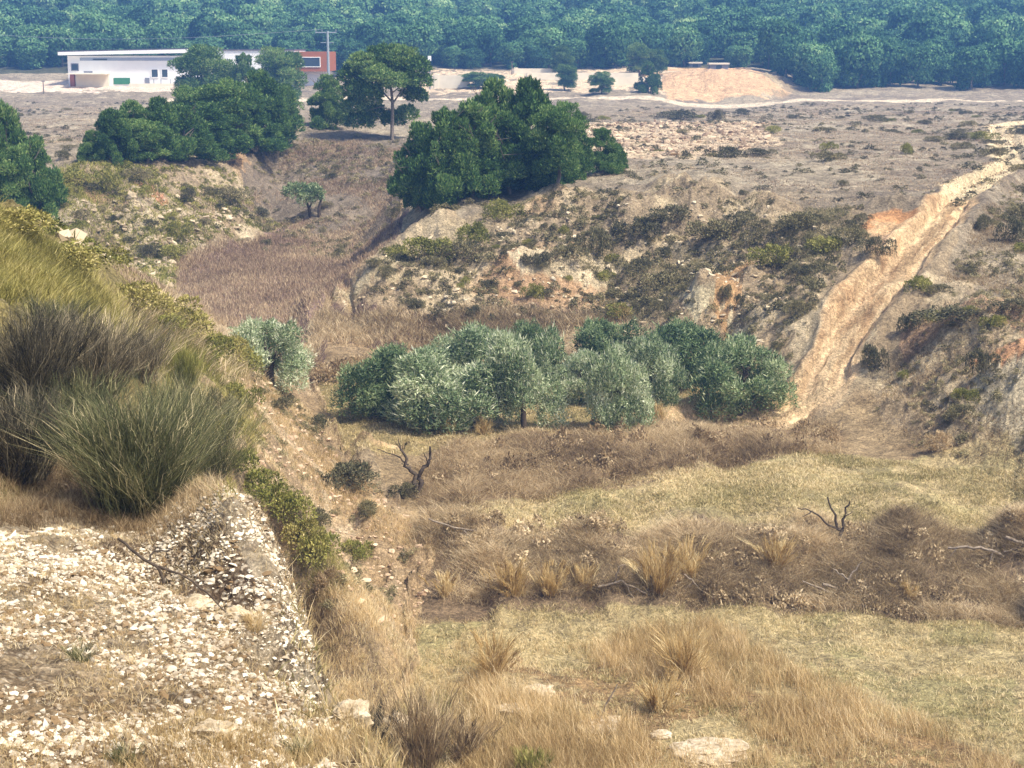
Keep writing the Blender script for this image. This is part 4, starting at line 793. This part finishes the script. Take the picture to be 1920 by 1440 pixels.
scrub_stuff('brush_scrub', 'small twiggy bushes standing in the reddish brush', 'brush', [(800, 940), (860, 830), (1250, 795), (1560, 800), (1560, 850), (1040, 925)], 240, .3, 1.1, (.5, .9), dmax=80)
grass_stuff('bank_straw', 'pale straw tufts breaking up the dark bank', 'dry', [(800, 975), (1300, 975), (1990, 975), (1990, 1125), (900, 1125)], 420, 14, .38, .012, .08, .35, 3, dmax=62)
grass_stuff('brush_straw', 'pale straw tufts in the reddish brush', 'dry', [(800, 940), (860, 830), (1250, 795), (1560, 800), (1560, 850), (1040, 925)], 420, 12, .36, .014, .08, .35, 3, dmax=80)
grass_stuff('field_tufts', 'taller straw tufts standing in the lower field', 'dry', LOWER, 700, 12, .26, .01, .06, .4, 3)
stones('plain_stones', 'pale broken ground on the pale patch of the plain', [(1070, 235), (1250, 228), (1450, 232), (1440, 270), (1350, 290), (1200, 300), (1080, 270)], 2600, .1, .4, L3(130, 108, 88), L3(214, 192, 162))

# --- brooms on the left, grass tussocks, big dry tufts
def broom(name, px, py, wp, hp, mat, n, label, cat, group, d0=8., lean=.46, wdt=.011, seg=4, curve=.35, seed=1, skew=0.):
    if wdt == .011: n = int(n * .8); wdt = .0095
    x, y, z = ground(px, py, d0); s = scl(y); rg = np.random.default_rng(seed); H0 = hp * s; W0_ = wp * s
    m = max(6, n // 12); ba = rg.normal(size=(m, 2)) * W0_ * .075; bl_ = rg.normal(size=(m, 2)) * lean * .85 + ba / W0_ * 3; bh = rg.uniform(.35, 1.12, m); bt = rg.normal(size=m) * .26; bs0 = np.where(rg.random(m) < .5, rg.uniform(.1, .6, m), 0); bm = bl_ * .7 + rg.normal(size=(m, 2)) * lean * .3
    k = rg.integers(0, m, n); B = np.concatenate([ba[k] + rg.normal(size=(n, 2)) * W0_ * .03, np.zeros((n, 1))], 1)
    st = np.clip(bs0[k] + rg.normal(size=n) * .04, 0, .65) * H0          # side shoots start higher up
    ln = bl_[k] + rg.normal(size=(n, 2)) * lean * .16 + np.array([skew, 0])
    B[:, :2] += bm[k] * st[:, None]; B[:, 2] += st - .03
    hh = (H0 - st) * bh[k] * rg.uniform(.55, 1.08, n) / (1 + .25 * np.hypot(ln[:, 0], ln[:, 1]))
    V, Fc, r = blades(B, hh, np.full(n, wdt) * rg.uniform(.6, 1.5, n), ln, np.clip(.42 + bt[k] + rg.normal(size=n) * .12 + (rg.random(n) < .08) * .45, 0, 1), seg, curve, rg, .055)
    return link(name, mesh_np(name, V, Fc, [MT[mat]], r), (x, y, z), label=label, category=cat, group=group)
BR = 'broom shrubs on the left hillside'
for i, a in enumerate([(265, 965, 330, 300, 'broom', 6500, 'largest green grey broom shrub rising behind the pale shelf'), (40, 900, 220, 210, 'broom_grey', 3500, 'grey broom shrub at the left edge behind the pale shelf'),
          (400, 900, 140, 200, 'broom', 2200, 'broom shrub at the right shoulder of the largest one'), (150, 850, 200, 190, 'broom', 3000, 'broom shrub left of the largest one'),
          (60, 770, 230, 250, 'broom_grey', 4500, 'dark grey broom shrub high at the left edge'), (185, 745, 190, 200, 'broom_grey', 3600, 'dark broom shrub in the middle of the left hillside'), (270, 715, 140, 130, 'broom_grey', 2600, 'spiky dark broom shrub seen against the brown valley'),
          (330, 860, 160, 200, 'broom', 2600, 'broom shrub just behind the largest one'), (350, 720, 90, 90, 'shrub_green', 1400, 'short green broom beside the crest bushes'), (100, 640, 180, 110, 'broom', 2000, 'highest broom shrub near the crest of the spur')]):
    broom('broom_shrub', *a, 'shrub', BR, seed=600 + i)
TU = 'golden grass tussocks on the bank'
for i, a in enumerate([(960, 1112, 110, 90, 700, 'wide golden tussock at the left of the bank'), (1030, 1112, 110, 78, 700, 'golden tussock joined to the wide one'), (1095, 1105, 80, 72, 500, 'golden tussock at the right of the joined group'),
          (1235, 1108, 120, 118, 900, 'tallest golden tussock of the bank'), (1290, 1080, 90, 90, 600, 'golden tussock behind the tallest one'), (1455, 1062, 96, 74, 600, 'golden tussock under the bare branches'),
          (833, 1118, 60, 62, 400, 'small tussock at the left foot of the bank'), (1700, 1120, 80, 46, 400, 'small orange tussock right of the driftwood'),
          (925, 1270, 70, 120, 500, 'pale tussock standing on the lower field left of centre'), (1285, 1270, 110, 130, 900, 'dark based tussock on the lower field right of centre'), (1240, 1330, 130, 90, 900, 'rusty tussock in front of the dark based one'),
          (840, 812, 90, 44, 500, 'yellow tussock under the broad silvery olive'), (905, 815, 60, 46, 400, 'yellow tussock beside the trunk of the tall middle olive'), (1240, 790, 90, 44, 400, 'pale tussock under the right half of the grove'), (1165, 598, 80, 40, 400, 'golden tussock behind the grove gap')]):
    px, py, wp, hp, n, lab = a
    broom('grass_tussock', px, py, wp, hp, 'gold', n, lab, 'grass tussock', TU if py > 1050 and py < 1130 else 'golden grass tussocks of the valley floor', d0=36, lean=.4, wdt=.02, seg=3, seed=700 + i)
for i, a in enumerate([(790, 1440, 180, 210, 'bankbrush', 1300, 'dark leggy dry bush at the bottom beside the shelf'), (700, 1430, 120, 150, 'broom_grey', 900, 'grey twiggy bush at the bottom left of the dark leggy one'), (870, 1430, 90, 130, 'bankbrush', 600, 'thin dark twigs at the bottom right of the leggy bush'),
                       (1000, 1450, 160, 60, 'shrub_green', 900, 'low green plants at the bottom edge')]):
    broom('dry_bush', *a, 'shrub', 'bushes at the bottom edge', d0=26, lean=.28, wdt=.02, seg=3, seed=800 + i)
for i, (px, py) in enumerate([(150, 1240), (420, 1400), (560, 1420), (620, 1400), (230, 1430), (480, 1180)]):
    broom('grass_clump', px, py, 90, 60, 'dry' if i % 2 else 'broom', 500, ['dry grass clump on the left of the pale shelf', 'green grey clump at the shelf foot', 'dry clump left of the shelf corner', 'green clump right at the shelf corner', 'dry clump at the bottom left', 'grey green clump near the shelf rim'][i], 'grass', 'grass clumps of the pale shelf', lean=.6, wdt=.004, seg=3, seed=900 + i)

# ------------------------------------------------------------------ dead wood
def limb_obj(name, px, py, lines, mat, label, cat, d0=8., k=6, group=None):
    x, y, z = ground(px, py, d0); s = scl(y); out = []
    for ln, r0, r1 in lines:
        P = np.array([((a - px) * s, d, (py - b_) * s) for a, b_, d in ln], float)
        T = np.linspace(0, 1, len(P)); t2 = np.linspace(0, 1, len(P) * 3); Q = np.stack([np.interp(t2, T, P[:, q]) for q in range(3)], -1); Q[1:-1] += rng.normal(size=(len(Q) - 2, 3)) * r0 * .45
        out.append(tube(Q, np.linspace(r0, r1, len(Q)), k))
    V, Fc, r = cat_(out); o = link(name, mesh_np(name, V, Fc, [MT[mat]], r, smooth=True), (x, y, z), label=label, category=cat)
    if group: o['group'] = group
    return o
limb_obj('bare_tree', 783, 935, [([(785, 945, 0), (780, 900, 0), (766, 872, 0), (752, 838, .1)], .13, .05), ([(784, 930, 0), (790, 885, 0), (806, 860, .1), (808, 832, .1)], .12, .04), ([(766, 868, 0), (742, 852, .2), (705, 840, .3)], .04, .015), ([(754, 842, 0), (740, 820, 0)], .03, .01), ([(804, 862, 0), (795, 840, -.2)], .03, .01), ([(752, 840, 0), (748, 815, 0)], .04, .01)],
         'darkbark', 'bare dark forked tree rising from the brush', 'tree', 55)
limb_obj('bare_tree', 1575, 1020, [([(1580, 1030, 0), (1572, 990, 0), (1560, 960, 0), (1547, 925, 0)], .08, .025), ([(1575, 1000, 0), (1582, 965, .1), (1592, 935, .1)], .07, .025), ([(1572, 992, 0), (1545, 975, 0), (1520, 955, .1), (1492, 950, .2)], .05, .02), ([(1520, 955, .1), (1500, 965, 0)], .03, .01), ([(1582, 965, .1), (1600, 960, .3)], .03, .01)],
         'darkbark', 'leaning bare branches sticking up from the bank', 'tree', 45)
DW = 'driftwood branches on the bank'
limb_obj('dead_branch', 1850, 1060, [([(1775, 1028, .2), (1820, 1022, 0), (1860, 1030, 0), (1905, 1052, 0)], .05, .06), ([(1860, 1035, 0), (1850, 1055, -.3), (1845, 1075, -.5)], .03, .02), ([(1790, 1025, 0), (1775, 1045, 0)], .03, .01)], 'greywood', 'long pale arched dead branch at the right end of the bank', 'dead branch', 40, group=DW)
limb_obj('dead_branch', 1905, 1040, [([(1885, 1008, .2), (1925, 1022, 0), (1960, 1035, 0)], .07, .06), ([(1880, 1035, 0), (1925, 1025, .1)], .04, .03)], 'greywood', 'white dead branch cut off by the right edge', 'dead branch', 40, group=DW)
limb_obj('dead_branch', 1580, 1110, [([(1540, 1095, 0), (1580, 1105, 0), (1640, 1100, 0)], .06, .04), ([(1580, 1105, 0), (1600, 1070, .1), (1618, 1050, .1)], .05, .02), ([(1590, 1085, 0), (1560, 1065, .1)], .04, .02), ([(1560, 1110, -.2), (1500, 1088, 0)], .04, .02), ([(1600, 1108, 0), (1640, 1118, -.2)], .04, .02)], 'greywood', 'grey forked driftwood at the foot of the bank', 'dead branch', 40, group=DW)
limb_obj('dead_branch', 880, 1005, [([(800, 975, .3), (850, 990, .1), (915, 1000, 0)], .035, .05), ([(860, 1002, 0), (905, 998, .1)], .03, .02), ([(870, 995, 0), (900, 1020, -.3), (945, 1030, -.3)], .04, .02)], 'greywood', 'pale fallen branch at the left top of the bank', 'dead branch', 40, group=DW)
limb_obj('dead_branch', 1310, 1120, [([(1280, 1075, 0), (1300, 1090, 0), (1335, 1130, 0)], .04, .02), ([(1260, 1120, 0), (1290, 1100, 0), (1300, 1090, 0)], .03, .02)], 'greywood', 'crooked branch right of the tallest golden tussock', 'dead branch', 40, group=DW)
limb_obj('dead_branch', 1160, 1110, [([(1120, 1100, 0), (1165, 1088, 0), (1215, 1115, 0)], .05, .03), ([(1150, 1092, 0), (1160, 1060, .1), (1175, 1055, .1)], .04, .02), ([(1170, 1090, 0), (1190, 1120, -.2)], .04, .02)], 'greywood', 'dark tangled root between two groups of tussocks', 'dead branch', 40, group=DW)
limb_obj('dead_branch', 1135, 1345, [([(1125, 1350, 0), (1140, 1310, 0), (1158, 1275, 0)], .035, .02)], 'greywood', 'single pale stick standing in the lower field', 'stick', 30)
limb_obj('dead_branch', 290, 1130, [([(215, 1010, .2), (270, 1040, 0), (300, 1055, 0), (310, 1090, 0)], .015, .02), ([(280, 1045, 0), (290, 1030, .1), (320, 1028, .1)], .014, .008), ([(300, 1055, 0), (350, 1075, 0), (395, 1110, 0), (430, 1150, 0)], .016, .006)], 'darkbark', 'dark dead branch lying in the hollow of the pale shelf', 'dead branch')

# flat pale stones in the lower field, boulders on the shelf
def boulder(px, py, wp, hp, label, group, d0=30., col=None, seed=0):
    x, y, z = ground(px, py, d0); s = scl(y); rg = np.random.default_rng(seed)
    n, m = 40, 20; th = np.linspace(0, 2 * math.pi, n, endpoint=False); ph = np.linspace(-math.pi / 2, math.pi / 2, m); TH, PH = np.meshgrid(th, ph)
    d = np.stack([np.cos(TH) * np.cos(PH), np.sin(TH) * np.cos(PH), np.sin(PH)], -1)
    r = 1 + .35 * fbm(d[..., 0] * 2 + seed, d[..., 1] * 2 + d[..., 2] * 1.7, 1.1, 4, seed) + .16 * fbm(d[..., 0] * 5, d[..., 2] * 5 + d[..., 1] * 3, 1, 3, seed + 5, True)
    P = np.sign(d) * np.abs(d) ** .82 * r[..., None] * np.array([wp * s / 2, wp * s * .38, hp * s / 2])
    i = np.arange(m * n).reshape(m, n); j = np.roll(i, -1, 1); Fc = np.stack([i[:-1], j[:-1], j[1:], i[1:]], -1).reshape(-1, 4)
    o = link('boulder', mesh_np('boulder', P.reshape(-1, 3), Fc, [MT['rock']], None), (x, y, z + hp * s * .15), label=label, category='rock', group=group); o.rotation_euler = (0, 0, rg.uniform(-.4, .4)); return o
rm, t, b = new_mat('pale_rock'); tc = N(t, 'ShaderNodeTexCoord'); n = N(t, 'ShaderNodeTexNoise'); n.inputs['Scale'].default_value = 6; n.inputs['Detail'].default_value = 8; n.inputs['Roughness'].default_value = .7
t.links.new(tc.outputs['Object'], n.inputs['Vector']); t.links.new(ramp(t, n.outputs['Fac'], [(.3, L3(126, 104, 78)), (.5, L3(190, 172, 142)), (.7, L3(228, 216, 194))]), b.inputs['Base Color'])
bp = N(t, 'ShaderNodeBump'); bp.inputs['Strength'].default_value = .8; bp.inputs['Distance'].default_value = .06; t.links.new(n.outputs['Fac'], bp.inputs['Height']); t.links.new(bp.outputs[0], b.inputs['Normal']); MT['rock'] = rm
for i, a in enumerate([(1335, 1412, 150, 22, 'longest flat pale stone at the bottom edge'), (1240, 1305, 60, 16, 'flat stone under the rusty tussock'), (1010, 1298, 60, 18, 'flat stone left of centre in the lower field'), (965, 1332, 70, 12, 'thin slab left of centre'),
                       (1130, 1362, 90, 12, 'thin slab at the foot of the standing stick'), (1240, 1380, 40, 14, 'small stone left of the longest flat one')]):
    boulder(*a, 'flat stones in the lower field', 30, seed=i)
for i, a in enumerate([(745, 1362, 60, 40, 'white stone at the outer corner of the shelf'), (660, 1350, 80, 50, 'stone next to the white corner stone'), (370, 1140, 80, 34, 'pale ledge block at the lip of the hollow'), (440, 1160, 60, 30, 'ledge block right of the hollow'), (400, 1385, 100, 50, 'buff block near the shelf foot')]):
    boulder(*a, 'blocks of the pale shelf', 8, seed=20 + i)

# ------------------------------------------------------------------ white building
def simple(name, col, rough=.7, spec=.3, var=.08):
    m, t, b = new_mat(name); n = N(t, 'ShaderNodeTexNoise'); n.inputs['Scale'].default_value = .8; n.inputs['Detail'].default_value = 6
    tc = N(t, 'ShaderNodeTexCoord'); t.links.new(tc.outputs['Object'], n.inputs['Vector']); c = np.array(col)
    t.links.new(ramp(t, n.outputs['Fac'], [(.3, tuple(c * (1 - var))), (.7, tuple(np.clip(c * (1 + var), 0, 1)))]), b.inputs['Base Color'])
    b.inputs['Roughness'].default_value = rough; b.inputs['Specular IOR Level'].default_value = spec; return m
MT['white'] = simple('white_render', (.88, .88, .87), var=.03); MT['brick'] = simple('brown_brick', L3(164, 100, 62)); MT['glass'] = simple('dark_glass', (.05, .07, .09), .15, .5)
MT['roofing'] = simple('roof_edge', L3(90, 84, 88)); MT['band'] = simple('blue_grey_band', L3(150, 160, 178)); MT['beige'] = simple('beige_panel', L3(228, 218, 196)); MT['green'] = simple('green_door', L3(60, 122, 84))
MT['steel'] = simple('galvanised_steel', L3(150, 158, 164), .5); MT['grey'] = simple('grey_sheet', L3(130, 132, 140))
BD = 318.; bs = BD / F; BX = (131 - 960) * bs
gx_, gy_, gz_ = ground(300, 163, 250)
zb = ray(300, 160)[1] * BD
def bxm(parts):
    out = []
    for x0, x1, y0, y1, z0, z1 in parts:
        V = np.array([(x, y, z) for x in (x0, x1) for y in (y0, y1) for z in (z0, z1)], float)
        Fc = np.array([(0, 1, 3, 2), (4, 6, 7, 5), (0, 4, 5, 1), (2, 3, 7, 6), (0, 2, 6, 4), (1, 5, 7, 3)]); out.append((V, Fc, np.full(6, .5)))
    return cat_(out)
def piece(name, mat, parts, parent, **kw):
    V, Fc, r = bxm(parts); return link(name, mesh_np(name, V, Fc, [MT[mat]], r), parent=parent, **kw)
bu = link('white_building', None, (0, BD, zb), label='long low white building with a flat roof and a brown brick end', category='building')
bu.rotation_euler = (0, 0, R(0))
def PX(p): return (p - 960) * bs * 1.003
def PZ(p): return (160 - p) * bs * .97
dp = 16.
piece('wall', 'white', [(PX(145), PX(400), 0, dp, -1.5, PZ(105))], bu)
piece('entrance_block', 'white', [(PX(400), PX(562), -.6, dp + .5, -1.5, PZ(95))], bu)
V = np.array([(PX(131), -1.2, PZ(104)), (PX(399.5), -1.2, PZ(99)), (PX(399.5), dp + 1, PZ(99)), (PX(131), dp + 1, PZ(104)), (PX(131), -1.2, PZ(98)), (PX(399.5), -1.2, PZ(92)), (PX(399.5), dp + 1, PZ(92)), (PX(131), dp + 1, PZ(98))])
bf = np.array([(0, 3, 2, 1), (4, 5, 6, 7), (0, 1, 5, 4), (1, 2, 6, 5), (2, 3, 7, 6), (3, 0, 4, 7)])
roof = link('roof', mesh_np('roof', V, bf, [MT['white']]), parent=bu)
Vc = V.copy(); Vc[:4, 2] = V[4:, 2] + .002; Vc[4:, 2] = Vc[:4, 2] + .22; Vc[:, 0] = [PX(130), PX(399.6), PX(399.6), PX(130)] * 2
link('roof_coping', mesh_np('roof_coping', Vc, bf, [MT['roofing']]), parent=roof)
piece('roof_coping', 'roofing', [(PX(399.7), PX(563), -.8, dp + .7, PZ(95) + .003, PZ(95) + .22)], bu)
piece('window_band', 'band', [(PX(168), PX(360), -.12, .1, PZ(114), PZ(108.5))], bu)
piece('brick_block', 'brick', [(PX(562.3), PX(623), -1, dp - 2, PZ(134), PZ(97.5)), (PX(562.3), PX(570), -1, dp - 2, -1.5, PZ(134.2))], bu)
piece('lower_wall', 'white', [(PX(570.2), PX(614), 1, dp - 2.2, -1.8, PZ(134.3))], bu)
for x0, x1, y0, y1 in [(151, 165, 119, 133), (297, 311, 129, 146), (316, 329, 129, 146), (574, 610, 107, 126)]:
    yy = -1.0 if x0 > 560 else 0
    f = piece('window', 'white' if x0 > 290 else 'grey', [(PX(x0), PX(x1), yy - .14, yy + .02, PZ(y1), PZ(y1) + .14), (PX(x0), PX(x1), yy - .14, yy + .02, PZ(y0) - .14, PZ(y0)), (PX(x0), PX(x0) + .14, yy - .14, yy + .02, PZ(y1) + .141, PZ(y0) - .141), (PX(x1) - .14, PX(x1), yy - .14, yy + .02, PZ(y1) + .141, PZ(y0) - .141)], bu)
    piece('pane', 'glass', [(PX(x0) + .145, PX(x1) - .145, yy - .06, yy + .03, PZ(y1) + .145, PZ(y0) - .145)], f)
piece('vent', 'grey', [(PX(174), PX(190), -.1, .02, PZ(137), PZ(133.5))], bu); piece('vent', 'glass', [(PX(192), PX(218), -.2, .02, PZ(113), PZ(110.5))], bu)
piece('canopy', 'beige', [(PX(152), PX(222), -4, -.02, PZ(139), PZ(137)), (PX(160), PX(221), -.8, -.05, -1, PZ(139.2))], bu)
piece('door', 'green', [(PX(228), PX(258), -.15, .02, PZ(158), PZ(146))], bu); piece('door', 'grey', [(PX(286), PX(294), -.15, .02, -.5, PZ(146))], bu); piece('door', 'brick', [(PX(150), PX(158), -.9, -.1, -1, PZ(139.2))], bu)
for p in (335, 305, 318): piece('post', 'steel', [(PX(p), PX(p) + .15, -2, -1.85, -1, PZ(148))], bu)
piece('low_wall', 'beige', [(PX(262), PX(345), -2.6, -2.4, -1.2, PZ(156))], bu)
# utility pole
x, y, z = ground(625, 166, 250); D = 300.; s = D / F; x = (622 - 960) * s; z = float(z_at(x, D)); H0 = ray(622, 58)[1] * D * .995 - z
pl = link('utility_pole', None, (x, D, z), label='tall grey utility pole with a crossarm at the right end of the white building', category='utility pole')
V, Fc, r = tube([(0, 0, -.5), (0, 0, H0 * .5), (0, 0, H0)], [.32, .26, .2], 8); link('shaft', mesh_np('shaft', V, Fc, [MT['steel']], r, smooth=True), parent=pl)
piece('crossarm', 'steel', [(-2.2, 1.6, -.08, .08, H0 - .35, H0 - .15)], pl); piece('brace', 'steel', [(-1.3, 1.1, -.07, .07, H0 - 2.1, H0 - 1.98)], pl)
for q in (-2.1, -1, 1.5):
    V, Fc, r = tube([(q, 0, H0 - .15), (q, 0, H0 + .1), (q, 0, H0 + .3)], [.06, .1, .04], 8); link('insulator', mesh_np('insulator', V, Fc, [MT['grey']], r), parent=pl)
Pc = [(q * -6.0 - 1.2, q * 4., H0 + .3 - 1.6 * math.sin(math.pi * min(1, q / 14))) for q in range(0, 15)]
V, Fc, r = tube(Pc, [.035] * 15, 4); link('cable', mesh_np('cable', V, Fc, [MT['steel']], r), parent=pl)
# posts and a small lamp on the plain, sheds behind the earthworks
for px, py, hp, lab in [(82, 176, 22, 'dark post by the pale road left of the building'), (806, 168, 52, 'white topped lamp post right of the umbrella pine'), (960, 140, 22, 'short post behind the pale terrace')]:
    x, y, z = ground(px, py, 200); s = y / F; q = link('post', None, (x, y, z), label=lab, category='post')
    V, Fc, r = tube([(0, 0, -.3), (0, 0, hp * s * .5), (0, 0, hp * s)], [.12, .1, .08]); link('shaft', mesh_np('shaft', V, Fc, [MT['steel' if px == 806 else 'bark']], r, smooth=True), parent=q)
    piece('cap', 'white' if px == 806 else 'roofing', [(-.3, .3, -.2, .2, hp * s, hp * s + (.9 if px == 806 else .15))], q)
for px, py, wp, hp, lab in [(1352, 130, 34, 9, 'small grey shed on top of the orange cut bank'), (1307, 128, 22, 7, 'tiny blue grey shed left of the other one')]:
    x, y, z = ground(px, py, 250); y += 3; z = float(z_at(x, y)); s = y / F; q = link('shed', None, (x, y, z), label=lab, category='shed')
    piece('wall', 'grey', [(-wp * s / 2, wp * s / 2, 0, 3, -.5, hp * s)], q); piece('roof', 'beige', [(-wp * s / 2 - .2, wp * s / 2 + .2, -.3, 3.3, hp * s + .003, hp * s + .3)], q)
    piece('door', 'glass', [(-.6, .5, -.05, .02, 0, hp * s * .8)], q)
WL = 'pale walls of the earthworks'
for px, py, wp, hp, lab in [(1090, 150, 210, 13, 'long low pale wall along the upper terrace'), (845, 166, 70, 24, 'pale cream wall stub right of the umbrella pine'), (1190, 160, 100, 15, 'pale wall between the small pines'), (1010, 142, 100, 13, 'short pale wall behind the terrace')]:
    x, y, z = ground(px, py, 250); s = y / F; q = link('wall', mesh_np('wall', *bxm([(-wp * s / 2, wp * s / 2, 0, .4, -1, hp * s), (-wp * s / 2 + .5, -wp * s / 2 + 1.3, -.15, .55, -1, hp * s + .2)])[:2], [MT['beige']]), (x, y, z), label=lab, category='wall', group=WL)

# ------------------------------------------------------------------ air
hm = bpy.data.materials.new('haze'); hm.use_nodes = True; t = hm.node_tree
for n in list(t.nodes):
    if n.type != 'OUTPUT_MATERIAL': t.nodes.remove(n)
pv = t.nodes.new('ShaderNodeVolumePrincipled'); pv.inputs['Color'].default_value = (.20, .45, 1, 1); pv.inputs['Density'].default_value = .0007; pv.inputs['Anisotropy'].default_value = .1
t.links.new(pv.outputs[0], t.nodes['Material Output'].inputs['Volume'])
hx, hy0, hy1, hz0, hz1 = 330, -12, 700, float(Z.min()) - 1, 60
V, Fc, r = bxm([(-hx, hx, hy0, hy1, hz0, hz1)]); link('haze', mesh_np('haze', V, Fc, [hm]), kind='stuff', label='thin blue air haze over the valley')
